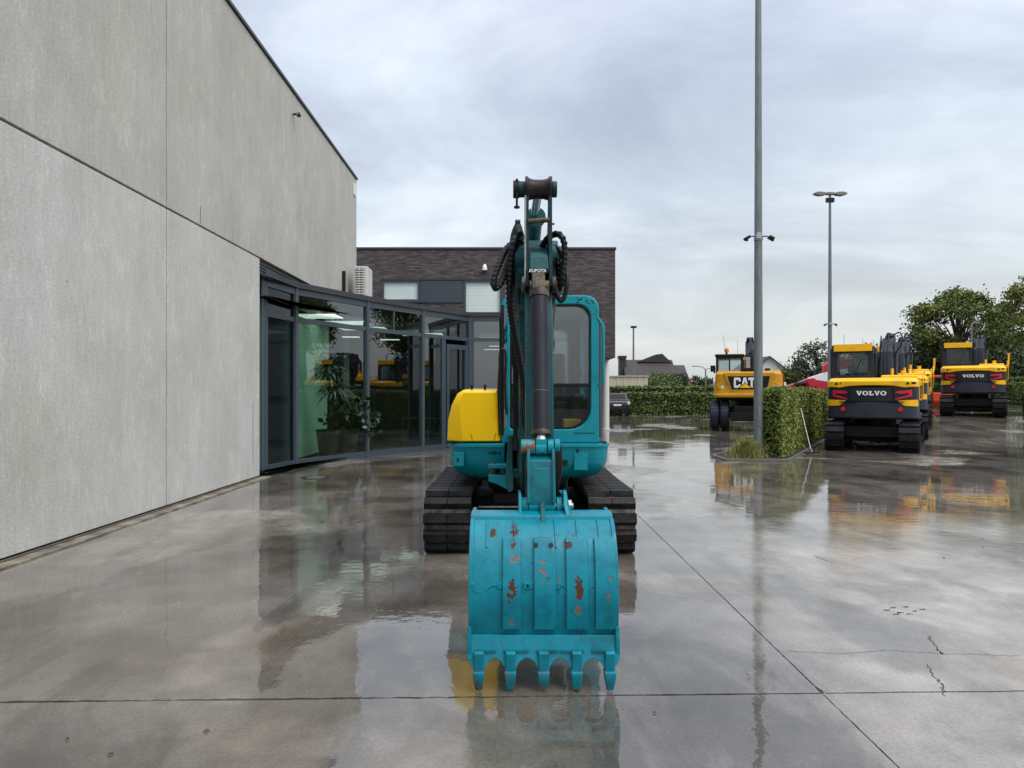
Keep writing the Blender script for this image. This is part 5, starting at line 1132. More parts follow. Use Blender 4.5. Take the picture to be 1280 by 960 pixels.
# small details on the skirt: access covers, grille, hook, model lettering
def plate(x0, x1, z0, z1, y, mm, name, th=.004, par=deck, bev=.003):
    m = MB(); m.bb(x0, x1, y - th, y + .01, z0, z1); return obj(name, m, mm, par, bevel=bev)
plate(-.56, -.465, .80, .935, 7.428, teal, 'access_cover'); plate(-.53, -.515, .845, .875, 7.418, black, 'key_slot')
plate(.60, .73, .76, .93, 7.428, teal, 'access_cover'); 
for k in range(4): plate(.475, .54, .80 + k * .017, .808 + k * .017, 7.418, black, 'grille_slot', .004, deck, 0)
m = MB(); m.sphere((.635, 7.425, .95), .014, 10, 6); m.sphere((.72, 7.42, .735), .014, 10, 6); obj('bolt', m, black, deck)
tx = bpy.data.curves.new('model_lettering', 'FONT'); tx.body = 'U48-4'; tx.size = .045; tx.extrude = .001; tx.offset = .0012; tx.align_x = 'CENTER'
to = bpy.data.objects.new('model_lettering', tx); me = bpy.data.meshes.new_from_object(to); bpy.data.objects.remove(to); me.materials.append(black)
o = link('model_lettering', me, deck); o.location = (-.19 - OFF.x + .02, 7.412 - OFF.y, .915); o.rotation_euler = (R(90), 0, 0); o.scale = (1.15, 1, 1)
m = MB(); m.bb(XC - .2, XC + .12, 7.75, 7.8, .7, 1.15); m.bb(XC - .76, XC + .76, 7.5, 9.3, 1.0185, 1.03); obj('deck_floor', m, black, ex)
for k in range(9):
    a_ = R(200 + k * 6 + random.uniform(-3, 3)); cr_ = .214; x_ = XC - .78 + .22 + .2245 * math.cos(a_); y_ = 7.46 + .22 + .2245 * math.sin(a_); z_ = random.uniform(.84, .93)
    m = MB(); m.cyl((x_, y_, z_), (x_ + .035 * math.sin(-a_), y_ + .035 * math.cos(a_) * .6 - .002, z_ + random.uniform(-.006, .01)), .0018, n=4); obj('scratch', m, acm, deck)
# small white lamp lens beside the arm
m = MB(); m.sphere((.415, 7.40, .86), .045, 14, 10, (.9, .6, 1.2)); obj('work_lamp', m, lens, deck)

# ---- yellow engine hood on the left
hx0, hx1, hy = -.635, -.075, 7.45
def hood_sec(y, k, top):   # outline in (x, z) at depth y
    return [(hx0, 1.035), (hx0 + .005, 1.26), (hx0 + .05, top - .17), (hx0 + .12, top - .04), (hx0 + .16, top - .005), (hx1 - .08, top), (hx1 - .04, top - .06), (hx1 - .005, 1.26), (hx1, 1.035)]
fr = [(hx0 + .015, 1.035), (hx0 + .13, 1.035)]
m = MB()
# front face panels with chamfers: rings at increasing depth
r0 = [(hx0 + .16, 1.036), (hx0 + .135, 1.26), (hx0 + .125, 1.40), (hx0 + .145, 1.485), (hx0 + .17, 1.515), (hx1 - .075, 1.515), (hx1 - .075, 1.42), (hx1 - .06, 1.26), (hx1 - .065, 1.036)]
r1 = [(hx0 + .0, 1.036), (hx0 + .01, 1.24), (hx0 + .045, 1.39), (hx0 + .10, 1.50), (hx0 + .16, 1.537), (hx1 - .07, 1.537), (hx1 - .035, 1.45), (hx1 - .0, 1.28), (hx1, 1.036)]
n = 9
vs = [(x, 7.44, z) for x, z in r0] + [(x, 7.53, z) for x, z in r1] + [(x, 8.9, z + .02) for x, z in r1]
fs = [tuple(range(n))]
for q in range(2): fs += [(q * n + i, q * n + (i + 1) % n, (q + 1) * n + (i + 1) % n, (q + 1) * n + i) for i in range(n)]
fs += [tuple(range(2 * n, 3 * n))[::-1]]
m.add(vs, fs); hood = obj('engine_hood', m, hoodyel, ex, bevel=.012, seg=3)
m = MB(); m.bb(hx0 - .005, hx1 + .02, 7.47, 9.2, 1.019, 1.036); obj('seal_strip', m, black, hood)
m = MB()
for x in (-.395, -.265): m.cyl((x, 7.55, 1.53), (x, 7.55, 1.575), .011, n=8); m.cyl((x, 7.55, 1.575), (x, 7.55, 1.585), .017, n=8)
obj('hood_peg', m, black, hood)
m = MB()   # cracks in the hood's lower edge
for pts in ([(-.385, 1.04), (-.388, 1.08), (-.40, 1.115)], [(-.17, 1.04), (-.165, 1.09), (-.155, 1.12)]): m = MB(); m.tube([(x, 7.4385, z) for x, z in pts], .0025, 4, sub=2); obj('hood_crack', m, black, hood)

# ---- cab
cx0, cx1, cyf, cyr, cz0, cz1 = -.10, .845, 7.46, 9.05, 1.02, 2.455
gx0, gx1 = -.02, .765
m = MB()
o_ = rrect(cx0, cx1, cz0 + .0, cz1, (.005, .005, .13, .10), 6)
def cutrect(x0, x1, z0, z1, n=6):
    pts = []
    rads = (.03, .21, .13, .06)
    for (cx, cz, r, a0) in ((x0 + rads[0], z0 + rads[0], rads[0], 180), (x1 - rads[1], z0 + rads[1], rads[1], 270), (x1 - rads[2], z1 - rads[2], rads[2], 0), (x0 + rads[3], z1 - rads[3], rads[3], 90)):
        for k in range(n + 1): a = R(a0 + 90 * k / n); pts.append((cx + r * math.cos(a), cz + r * math.sin(a)))
    return pts
i_ = cutrect(gx0, gx1, 1.155, 2.365)
m.ring(o_, i_, cyf, cyf + .07, 'y'); cab = obj('cab_front_frame', m, teal, ex, bevel=.016, seg=3)
m = MB(); i2 = cutrect(gx0 + .018, gx1 - .018, 1.173, 2.347); m.ring(i_, i2, cyf + .012, cyf + .05, 'y'); obj('window_seal', m, black, cab)
up = [p for p in i2 if p[1] > 1.58]; lo = [p for p in i2 if p[1] <= 1.58]
m = MB(); m.prism([(gx1 - .018, 1.582)] + up + [(gx0 + .018, 1.582)], cyf + .028, cyf + .034, 'y'); obj('windscreen', m, cabglass, cab)
m = MB(); m.prism(lo + [(gx1 - .018, 1.58), (gx0 + .018, 1.58)], cyf + .028, cyf + .034, 'y'); obj('lower_windscreen', m, glass('lower_cab_glass', (.5, .6, .56), .8, 1.5), cab)
m = MB(); m.bb(gx0 + .01, gx1 - .01, cyf + .006, cyf + .045, 1.565, 1.60); obj('windscreen_divider', m, black, cab, bevel=.005)
m = MB(); m.ring(rrect(cyf + .0702, cyr, cz0, cz1 - .06, (.005, .005, .02, .02), 4), rrect(cyf + .15, cyr - .12, 1.45, cz1 - .13, (.1, .1, .1, .1), 4), cx1 - .06, cx1 - .003, 'x'); m.ring(rrect(cyf + .0702, cyr, cz0, cz1 - .06, (.005, .005, .02, .02), 4), rrect(cyf + .15, cyr - .12, 1.25, cz1 - .13, (.1, .1, .1, .1), 4), cx0 + .003, cx0 + .05, 'x'); obj('cab_side_frame', m, teal, cab, bevel=.01)
m = MB(); m.bb(cx1 - .03, cx1 - .024, cyf + .12, cyr - .1, 1.42, cz1 - .1); m.bb(cx0 + .02, cx0 + .026, cyf + .12, cyr - .1, 1.2, cz1 - .1); obj('side_window', m, cabglass, cab)
m = MB(); m.ring(rrect(cx0 + .051, cx1 - .061, cz0, cz1 - .06, (.005, .005, .02, .02), 4), rrect(.10, .66, 1.55, 2.25, (.09,) * 4, 4), cyr - .07, cyr - .01, 'y'); obj('cab_rear_frame', m, dkgrey, cab)
m = MB(); m.bb(.09, .67, cyr - .04, cyr - .035, 1.54, 2.26); obj('rear_window', m, cabglass, cab)
pr = [(cyf + .071, cz1 - .055), (cyf + .12, cz1 - .015), (cyf + .3, cz1 + .005), (cyr - .1, cz1), (cyr + .02, cz1 - .03), (cyr + .02, cz1 - .06)]
m = MB(); m.prism(pr, cx0 + .02, cx1 - .025, 'x'); obj('cab_roof', m, teal, cab, bevel=.02)
m = MB(); m.bb(cx0 + .06, cx1 - .07, cyf + .1, cyr - .08, cz1 - .09, cz1 - .065); obj('headliner', m, mat('grey_headliner', (.25, .26, .25), .8), cab)
m = MB(); m.bb(cx0 + .05, cx1 - .06, cyf + .08, cyr - .08, cz0 + .012, cz0 + .03); obj('cab_floor', m, black, cab)
m = MB(); m.bb(.16, .60, 8.25, 8.7, 1.25, 1.42); m.bb(.16, .60, 8.62, 8.76, 1.4, 1.95); m.bb(.27, .49, 8.66, 8.76, 1.97, 2.15); obj('seat', m, seatm, cab, bevel=.04)
m = MB()
for x in (.05, .70): m.bb(x - .06, x + .06, 8.1, 8.6, 1.04, 1.5)
obj('control_console', m, seatm, cab, bevel=.02)
m = MB()
for x in (.05, .70): m.tube([(x, 8.15, 1.5), (x, 8.1, 1.62), (x + .01, 8.05, 1.70)], .012, 6); m.sphere((x + .01, 8.04, 1.73), .028, 8, 6, (1, 1, 1.6))
for x in (.32, .44): m.tube([(x, 7.75, 1.04), (x, 7.8, 1.35), (x, 7.85, 1.48)], .012, 6)
obj('control_lever', m, rubber, cab)
m = MB(); m.bb(.30, .36, 7.7, 7.85, 1.05, 1.10); m.bb(.42, .48, 7.7, 7.85, 1.05, 1.10); obj('pedal', m, black, cab)
m = MB(); m.bb(.52, .70, 7.75, 7.95, 1.06, 1.24); obj('yellow_case', m, hoodyel, cab, bevel=.01)
m = MB(); m.bb(.60, .80, cyf - .004, cyf + .001, 1.115, 1.12); obj('panel_seam', m, teal_dark, cab)
m = MB(); m.tube([(.82, 7.47, 2.25), (.875, 7.46, 2.17), (.885, 7.45, 2.08), (.885, 7.45, 1.70), (.88, 7.45, 1.62), (.83, 7.47, 1.58)], .0135, 8); obj('handrail', m, teal, cab)
m = MB(); m.bb(-.104, -.078, 7.448, 7.46, 1.10, 2.36); obj('door_seal', m, black, cab)
m = MB(); m.bb(-.077, -.047, 7.452, 7.46, 1.16, 2.34); obj('corner_glass', m, smoked, cab)
# black wear on the cab's top corner
m = MB()
for k in range(26):
    x, z = random.uniform(.63, .80), random.uniform(2.375, 2.44); 
    if x > .74 and z > 2.41: continue
    r_ = random.uniform(.004, .012); m.add([(x - r_, 7.4585, z), (x, 7.4585, z - r_ * .5), (x + r_ * 1.3, 7.4585, z + r_ * .3), (x, 7.4585, z + r_ * .7)], [(0, 1, 2, 3)])
obj('paint_scuff', m, black, cab)
# left cab pillar trim and side hoses
m = MB(); m.bb(-.112, -.095, 7.50, 7.56, 1.05, 2.30); m.bb(-.125, -.113, 7.6, 7.66, 1.3, 2.25); obj('door_pillar', m, black, cab)
m = MB(); m.tube([(-.10, 7.42, 1.25), (-.115, 7.40, 1.5), (-.115, 7.40, 1.88), (-.085, 7.40, 1.93), (-.06, 7.40, 1.86), (-.065, 7.4, 1.6), (-.05, 7.38, 1.3)], .013, 7); m.tube([(-.12, 7.44, 1.1), (-.135, 7.42, 1.5), (-.12, 7.43, 1.8)], .008, 6); obj('hose', m, rubber, cab)

# ---- swing bracket in front of the deck
by0 = 7.08
m = MB()
m.bb(XC - .20, XC - .155, 6.98, 7.62, .72, 1.12); m.bb(XC + .10, XC + .15, 6.98, 7.62, .72, 1.12)
m.prism([(XC - .20, 1.12), (XC - .155, 1.12), (XC - .155, .62), (XC - .20, .60), (XC - .23, .70)], 6.97, 7.02, 'y')
m.cyl((XC - .02, 7.52, .62), (XC - .02, 7.52, 1.16), .10, n=24); m.bb(XC - .2, XC + .15, 7.3, 7.6, .70, .78); m.bb(XC - .2, XC + .15, 7.3, 7.6, 1.03, 1.10)
sb = obj('swing_bracket', m, teal_worn_shaded, ex, bevel=.012)
m = MB()   # the sideways arm of the bracket with its cylinder pin
m.prism([(XC - .39, .80), (XC - .20, .80), (XC - .16, .76), (XC - .155, .84), (XC - .36, .842), (XC - .39, .835)], 7.18, 7.34, 'y')
m.prism([(XC - .385, .745), (XC - .20, .735), (XC - .155, .60), (XC - .20, .60), (XC - .30, .65), (XC - .385, .68)], 7.18, 7.34, 'y'); obj('swing_lug', m, teal, sb, bevel=.008)
m = MB(); m.cyl((XC - .34, 7.26, .67), (XC - .34, 7.26, .85), .032, n=14); m.cyl((XC - .34, 7.26, .74), (XC - .30, 7.6, .775), .04, n=12); obj('swing_cylinder', m, grease, sb)

# ---- boom
bl = [(7.12, .78), (7.18, .86), (7.16, .98), (6.92, 1.72), (6.62, 2.28), (6.30, 2.52), (5.85, 2.62), (5.02, 2.50), (4.90, 2.38), (4.92, 2.26), (5.02, 2.20), (5.85, 2.26), (6.18, 2.12), (6.45, 1.62), (6.84, .80), (6.98, .74)]
def prism_w(poly, wf, xc=XC):   # width varies with depth: wf(y) half width
    m = MB(); n = len(poly); m.add([(xc - wf(y), y, z) for y, z in poly] + [(xc + wf(y), y, z) for y, z in poly], [tuple(range(n))[::-1], tuple(range(n, 2 * n))] + [(i, (i + 1) % n, n + (i + 1) % n, n + i) for i in range(n)]); return m
bw = lambda y: .105 if y > 6.3 else (.105 + (.03 * (6.3 - y) / .5 if y > 5.8 else .03))
boom = obj('boom', prism_w(bl, bw), teal_worn_shaded, ex, bevel=.01)
m = MB(); m.cyl((XC - .15, 4.97, 2.37), (XC + .15, 4.97, 2.37), .085, n=24); obj('pivot_boss', m, teal_worn_shaded, boom, bevel=.006)
m = MB(); m.cyl((XC - .12, 7.08, .88), (XC + .12, 7.08, .88), .08, n=20); obj('pivot_boss', m, teal_worn_shaded, boom, bevel=.006)
# underside plate in shade-darkened teal; black strip added for shadow left of the arm
m = MB(); m.bb(-.005, .045, 5.28, 5.72, 2.10, 2.47); m.bb(.045, .10, 5.3, 5.7, 2.12, 2.42); obj('hose_bracket', m, teal_worn_shaded, boom, bevel=.01)
m = MB(); m.cyl((XC - .02, 6.90, .92), (XC - .05, 6.42, 1.60), .055, n=16); m.cyl((XC - .05, 6.42, 1.60), (XC - .04, 6.08, 2.10), .03, n=12); obj('boom_cylinder', m, black, boom)  # coloured black for the shadow under the boom
m = MB(); m.bb(XC - .155, XC - .112, 6.75, 6.95, 1.0, 2.1); obj('shade_strip', m, black, boom)  # black strip standing in for the shadowed band beside the boom
# arm cylinder from the boom bend to the arm tip, with its top bracket
m = MB(); m.cyl((XC + .0, 6.35, 2.66), (XC - .01, 5.35, 2.72), .058, n=20); m.cyl((XC, 5.35, 2.72), (XC, 5.30, 2.72), .068, n=20); ac_ = obj('arm_cylinder', m, teal_worn_shaded, ex)
m = MB(); m.cyl((XC - .01, 5.32, 2.72), (XC, 4.86, 2.77), .03, n=16); obj('piston_rod', m, chrome, ac_)
m = MB(); m.prism([(6.1, 2.55), (6.25, 2.75), (6.45, 2.74), (6.55, 2.4)], XC - .09, XC - .07, 'x'); m.prism([(6.1, 2.55), (6.25, 2.75), (6.45, 2.74), (6.55, 2.4)], XC + .07, XC + .09, 'x'); obj('cylinder_lug', m, teal_worn_shaded, boom)
# steel pipes along the left of the upper boom, seen leaning behind the arm
m = MB(); m.tube([(XC - .15, 6.1, 2.45), (XC - .16, 5.5, 2.58), (XC - .13, 5.05, 2.60), (XC - .11, 4.92, 2.52)], .022, 8); m.prism([(4.95, 2.40), (4.98, 2.62), (5.12, 2.66), (5.2, 2.45)], XC - .145, XC - .11, 'x'); obj('boom_pipe', m, teal_dark, boom)

# ---- arm
al = [(4.80, 2.23), (5.04, 2.44), (5.06, 2.30), (4.90, 1.90), (4.72, .98), (4.70, .84), (4.62, .78), (4.54, .82), (4.50, .92), (4.66, 1.90)]
arm = obj('arm', prism_w(al, lambda y: .083), teal_worn_shaded, ex, bevel=.008)
tp = [(4.71, 2.16), (4.745, 2.66), (4.74, 2.80), (4.79, 2.85), (4.86, 2.82), (4.87, 2.72), (4.90, 2.60), (5.06, 2.44), (5.06, 2.24), (4.85, 2.10)]
for s_ in (-1, 1):
    m = MB(); xx = XC + s_ * .072; m.prism(tp, xx - .011, xx + .011, 'x'); obj('side_plate', m, teal_dark, arm, bevel=.003)
# light steel edge along the left plate
m = MB(); m.tube([(XC - .083, 4.735, 2.72), (XC - .084, 4.72, 2.45), (XC - .085, 4.70, 2.2)], .006, 6, sub=2); obj('worn_edge', m, steel, arm)
# spool-shaped tip boss, end caps, crossbar
m = MB(); m.lathe([(.080, -.083), (.080, -.070), (.066, -.055), (.060, -.03), (.0585, 0), (.060, .03), (.066, .055), (.080, .070), (.080, .083)], (XC, 4.80, 2.775), (1, 0, 0), 28); obj('tip_boss', m, dgrease, arm)
m = MB(); m.cyl((XC - .155, 4.80, 2.775), (XC - .084, 4.80, 2.775), .050, n=20); obj('pin_cap', m, teal_dark, arm, bevel=.004)
m = MB(); m.cyl((XC + .084, 4.80, 2.775), (XC + .115, 4.80, 2.775), .050, n=20); obj('pin_cap', m, teal_dark, arm, bevel=.004)
m = MB(); m.cyl((XC - .158, 4.80, 2.775), (XC - .120, 4.80, 2.775), .055, n=20); m.cyl((XC - .135, 4.76, 2.83), (XC - .135, 4.76, 2.655), .007, n=8); m.cyl((XC - .135, 4.76, 2.66), (XC - .135, 4.76, 2.648), .018, n=8); obj('hanging_bolt', m, black, arm)
m = MB(); m.tube([(XC - .065, 4.735, 2.56), (XC - .02, 4.735, 2.565), (XC + .065, 4.735, 2.57)], .016, 8); m.sphere((XC + .09, 4.735, 2.545), .008, 6, 5); obj('crossbar', m, grease, arm)
m = MB(); m.prism([(4.70, 2.24), (4.73, 2.35), (4.80, 2.385), (4.86, 2.38), (4.86, 2.24)], XC - .061, XC + .061, 'x'); obj('nose_block', m, teal_worn_shaded, arm, bevel=.012, seg=3)
plate(XC - .06, XC + .06, 2.238, 2.262, 4.696, black, 'label_band', .006, arm, 0)
tx = bpy.data.curves.new('lettering', 'FONT'); tx.body = 'KUBOTA'; tx.size = .026; tx.extrude = .0006; tx.offset = .0008; tx.shear = .2; tx.align_x = 'CENTER'
to = bpy.data.objects.new('lettering', tx); me = bpy.data.meshes.new_from_object(to); bpy.data.objects.remove(to); me.materials.append(letter)
o = link('lettering', me, arm); o.location = (XC - OFF.x - .01, 4.687 - OFF.y, 2.241); o.rotation_euler = (R(90), 0, 0)
m = MB(); m.prism([(4.62, 2.13), (4.66, 2.235), (4.80, 2.24), (4.80, 2.1)], XC - .045, XC + .035, 'x'); m.cyl((XC - .06, 4.68, 2.15), (XC + .06, 4.68, 2.15), .04, n=18); obj('cylinder_mount', m, grease, arm, bevel=.006)
m = MB()
for s_ in (-1, 1): m = MB(); m.lathe([(.05, 0), (.052, .02), (.03, .024)], (XC + s_ * .083, 4.73, 2.17), (s_, 0, 0), 18); obj('pin_cap', m, grease, arm)
# bucket cylinder with its dark cover, rod and clevis
c0, c1 = Vector((XC, 4.64, 2.09)), Vector((XC, 4.345, 1.275)); dv = (c1 - c0).normalized()
m = MB(); m.cyl(c0, c1, .0535, n=32); bc = obj('bucket_cylinder', m, dkgrey, ex, bevel=.004)
m = MB(); m.cyl(c0 - dv * .03, c0 + dv * .015, .060, n=24); m.cyl(c1 - dv * .012, c1 + dv * .012, .057, n=24); m.cyl(c0 + dv * .62, c0 + dv * .625, .0542, n=24); obj('cylinder_collar', m, grease, bc)
m = MB(); m.cyl(c1, c1 + dv * .06, .026, n=20); obj('piston_rod', m, chrome, bc)
m = MB(); m.bb(XC - .032, XC + .028, 4.29, 4.36, 1.17, 1.245); m.cyl((XC - .032, 4.325, 1.195), (XC + .028, 4.325, 1.195), .040, n=20); m.cyl((XC + .0, 4.285, 1.185), (XC + .0, 4.29, 1.185), .012, n=10); obj('rod_eye', m, teal, bc, bevel=.005)
# tipping links and bucket link
m = MB(); m.cyl((XC - .115, 4.325, 1.20), (XC - .036, 4.325, 1.20), .043, n=22); lk = obj('link_boss', m, mat('rusty_teal_paint', (.004, .24, .27), .45, var=.2, base2=(.22, .07, .03), thr=.5, soft=.05, scale2=22, bump=.4), arm, bevel=.005, label='rust-spotted link boss left of the rod')
m = MB(); m.cyl((XC + .034, 4.325, 1.20), (XC + .068, 4.325, 1.20), .043, n=22); m.cyl((XC + .073, 4.325, 1.205), (XC + .103, 4.325, 1.205), .040, n=22); obj('link_boss', m, teal, arm, bevel=.005)
m = MB(); m.prism([(4.30, 1.22), (4.34, 1.235), (4.40, 1.15), (4.60, 1.02), (4.62, .95), (4.56, .93), (4.36, 1.10), (4.29, 1.17)], XC - .112, XC - .088, 'x'); obj('side_link', m, teal_dark, arm, bevel=.004)
m = MB(); m.tube([(XC + .095, 4.315, 1.21), (XC + .10, 4.34, 1.08), (XC + .085, 4.40, .98), (XC + .078, 4.5, .93)], .02, 8); m.prism([(4.30, 1.20), (4.34, 1.21), (4.42, .93), (4.36, .92), (4.29, 1.1)], XC + .073, XC + .10, 'x'); obj('side_link', m, black, arm, bevel=.004)
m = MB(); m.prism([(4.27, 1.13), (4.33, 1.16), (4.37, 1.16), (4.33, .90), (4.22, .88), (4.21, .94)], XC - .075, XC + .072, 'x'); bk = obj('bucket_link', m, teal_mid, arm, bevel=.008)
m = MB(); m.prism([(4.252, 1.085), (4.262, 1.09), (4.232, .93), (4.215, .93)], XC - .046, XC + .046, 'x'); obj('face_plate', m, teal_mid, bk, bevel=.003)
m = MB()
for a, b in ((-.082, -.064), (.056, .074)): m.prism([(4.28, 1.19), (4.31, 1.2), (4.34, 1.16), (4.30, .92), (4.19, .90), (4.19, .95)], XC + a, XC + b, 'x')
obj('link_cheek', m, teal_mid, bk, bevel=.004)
m = MB(); m.cyl((XC - .075, 4.27, .878), (XC + .072, 4.27, .878), .052, n=28); m.cyl((XC - .112, 4.27, .875), (XC - .078, 4.27, .875), .050, n=28); m.cyl((XC + .08, 4.27, .875), (XC + .112, 4.27, .875), .050, n=28); obj('pin_boss', m, teal, arm, bevel=.005)
m = MB(); m.cyl((XC - .125, 4.27, .875), (XC + .15, 4.27, .875), .022, n=16); m.cyl((XC + .145, 4.27, .875), (XC + .165, 4.27, .875), .036, n=6); m.cyl((XC + .165, 4.27, .875), (XC + .175, 4.27, .875), .018, n=10); obj('bucket_pin', m, steel, arm)
m = MB()
for a, b in ((-.06, .9), (.05, .9)): m.sphere((XC + a, 4.235, .82), .017, 8, 6)
obj('grease_clot', m, grease, arm)

# ---- hoses over the boom head
hs = MB()
def PX(px, py, d): return P(px, py, d)
hz = [
 ([(648, 300, 5.1), (634, 310, 5.0), (624, 330, 4.9), (617, 350, 4.85), (619, 360, 4.85), (627, 352, 4.9), (634, 330, 5.0), (642, 308, 5.2)], .022),
 ([(652, 296, 5.1), (643, 302, 4.9), (638, 330, 4.9), (637, 370, 4.95), (642, 410, 5.1), (650, 450, 5.3), (656, 490, 5.5), (660, 540, 5.8)], .025),
 ([(650, 306, 5.15), (642, 320, 5.0), (641, 350, 5.0), (643, 400, 5.2), (648, 440, 5.4)], .018),
 ([(664, 318, 5.0), (675, 312, 4.95), (683, 300, 4.9), (690, 294, 4.85), (699, 293, 4.8), (705, 303, 4.8), (706, 325, 4.8), (703, 350, 4.8), (696, 368, 4.85)], .021),
 ([(690, 310, 5.0), (699, 312, 4.9), (707, 330, 4.85), (709, 352, 4.8), (706, 370, 4.8), (701, 376, 4.8), (696, 366, 4.8), (692, 345, 4.85), (691, 325, 4.95)], .018),
 ([(689, 320, 5.0), (697, 325, 4.9), (700, 340, 4.9), (697, 355, 4.9), (691, 372, 4.9), (690, 392, 4.9)], .024),
]
for pts, r_ in hz:
    h_ = MB(); h_.tube([PX(*p) for p in pts], r_ * .86, 10, rib=.032 if r_ > .0185 else 0); obj('hose', h_, rubber, boom)
m = MB(); m.tube([PX(690, 345, 4.9), PX(690, 380, 4.85), PX(688, 400, 4.8), PX(687, 432, 4.8)], .026, 10); m.sphere(PX(687, 428, 4.8), .032, 10, 8, (1, 1, 1.6)); m.cyl(PX(694, 368, 4.85), PX(686, 372, 4.85), .03, n=10); obj('hose_end', m, grease, boom)
m = MB()
for p in ((694, 318, 4.95), (697, 330, 4.93), (690, 338, 4.93), (646, 304, 5.0), (651, 312, 5.0)): m.cyl(PX(*p), Vector(PX(*p)) + Vector((.0, .02, .05)), .03, n=6)
obj('hose_fitting', m, black, boom)

# ---- bucket
BC = .160
def bx_of(px, y): return (px - 640) / F * y
bp = [(4.26, .835), (4.17, .832), (4.12, .822), (4.065, .795), (4.01, .745), (3.965, .68), (3.93, .60), (3.91, .50), (3.912, .40), (3.925, .31), (3.942, .235), (3.952, .185)]   # outer back, top to lip
inner = [(y + .022, z - .006) for y, z in bp[::-1]]
m = MB(); m.prism(bp + inner, BC - .372, BC + .372, 'x')
rustb = bpy.data.materials.new('scraped_teal_bucket_paint'); rustb.use_nodes = True
def bucketmat():
    t = rustb.node_tree; b = t.nodes['Principled BSDF']; nn = t.nodes.new; ll = t.links.new
    c = nn('ShaderNodeTexCoord'); s = nn('ShaderNodeSeparateXYZ'); ll(c.outputs['Object'], s.inputs[0])
    def mt(op, a, b_=0.0, cl=False):
        q = nn('ShaderNodeMath'); q.operation = op; q.use_clamp = cl
        for i, x in enumerate((a, b_)):
            if isinstance(x, (int, float)): q.inputs[i].default_value = x
            else: ll(x, q.inputs[i])
        return q.outputs[0]
    def noise(sc, det=6, loc=0): 
        g = nn('ShaderNodeMapping'); ll(c.outputs['Object'], g.inputs[0]); g.inputs['Location'].default_value = (loc, loc * .7, 0); n = nn('ShaderNodeTexNoise'); n.inputs['Scale'].default_value = sc; n.inputs['Detail'].default_value = det; n.inputs['Roughness'].default_value = .6; ll(g.outputs[0], n.inputs['Vector']); return n.outputs['Fac']
    def mix(f, a, b_):
        q = nn('ShaderNodeMixRGB'); ll(f, q.inputs[0])
        for i, x in ((1, a), (2, b_)):
            if isinstance(x, tuple): q.inputs[i].default_value = x + (1,)
            else: ll(x, q.inputs[i])
        return q.outputs[0]
    def spots(lst):
        tot_ = None
        for px, py, rx, rz in lst:
            d = 4.0 if py > 700 else 4.08
            x0 = (px - 640) / F * d - OFF.x; z0 = 1.5 - (py - CY) / F * d
            dx_ = mt('DIVIDE', mt('SUBTRACT', s.outputs[0], x0), rx); dz_ = mt('DIVIDE', mt('SUBTRACT', s.outputs[2], z0), rz)
            v = mt('SUBTRACT', 1.0, mt('ADD', mt('MULTIPLY', dx_, dx_), mt('MULTIPLY', dz_, dz_)), True)
            tot_ = v if tot_ is None else mt('MAXIMUM', tot_, v)
        return tot_
    n1_ = noise(30, 8); n2_ = noise(26, 8, 3)
    base = mix(mt('MULTIPLY', mt('SUBTRACT', noise(5), .35), 2.2, True), (.0, .19, .26), (.0, .265, .355))
    rs = spots([(641, 735, .045, .10), (721, 729, .040, .085), (643, 666, .04, .09), (617, 664, .035, .04), (708, 676, .035, .03), (598, 842, .02, .07)])
    ps = spots([(645, 690, .05, .06), (677, 710, .05, .08), (634, 710, .02, .02), (760, 717, .03, .025), (698, 720, .025, .03), (597, 718, .02, .03), (757, 742, .02, .05), (640, 770, .02, .04), (721, 755, .03, .05)])
    mr = mt('MULTIPLY', mt('SUBTRACT', mt('ADD', mt('MULTIPLY', rs, .39), n1_), .79), 22, True)
    mp_ = mt('MULTIPLY', mt('SUBTRACT', mt('ADD', mt('MULTIPLY', ps, .28), n2_), .74), 22, True)
    fine = mt('MULTIPLY', mt('SUBTRACT', mt('ADD', noise(42, 4, 8), mt('MULTIPLY', noise(4, 3, 6), .18)), .76), 40, True)
    col = mix(mt('MULTIPLY', mt('SUBTRACT', noise(9, 8, 5), .50), 4, True), base, (.002, .13, .17))
    pc = mix(mt('MULTIPLY', mt('SUBTRACT', noise(60, 3, 2), .45), 6, True), (.17, .15, .12), (.24, .075, .04))
    col = mix(mp_, col, pc); rc = mix(mt('MULTIPLY', mt('SUBTRACT', n2_, .45), 5, True), (.10, .030, .010), (.045, .033, .028))
    col = mix(mr, col, rc); streak = nn('ShaderNodeTexNoise'); sg = nn('ShaderNodeMapping'); ll(c.outputs['Object'], sg.inputs[0]); sg.inputs['Scale'].default_value = (60, 60, 7); ll(sg.outputs[0], streak.inputs['Vector']); streak.inputs['Scale'].default_value = 1; streak.inputs['Detail'].default_value = 5
    col = mix(mt('MULTIPLY', mt('MULTIPLY', mt('SUBTRACT', streak.outputs['Fac'], .60), 5, True), .5), col, (.003, .09, .115))
    low = mt('MULTIPLY', mt('SUBTRACT', .16, s.outputs[2]), 9, True)
    col = mix(mt('MULTIPLY', low, mt('MULTIPLY', mt('SUBTRACT', n2_, .50), 9, True)), col, (.10, .085, .07))
    col = mix(fine, col, (.05, .035, .03)); ll(col, b.inputs['Base Color'])
    ll(mt('ADD', .30, mt('MULTIPLY', mr, .4)), b.inputs['Roughness']); b.inputs['Specular IOR Level'].default_value = .35
    h = mt('ADD', mt('MULTIPLY', noise(4.5, 3), .012), mt('MULTIPLY', mt('MAXIMUM', mr, mp_), -.0012)); h = mt('ADD', h, mt('MULTIPLY', noise(55, 3), .0005))
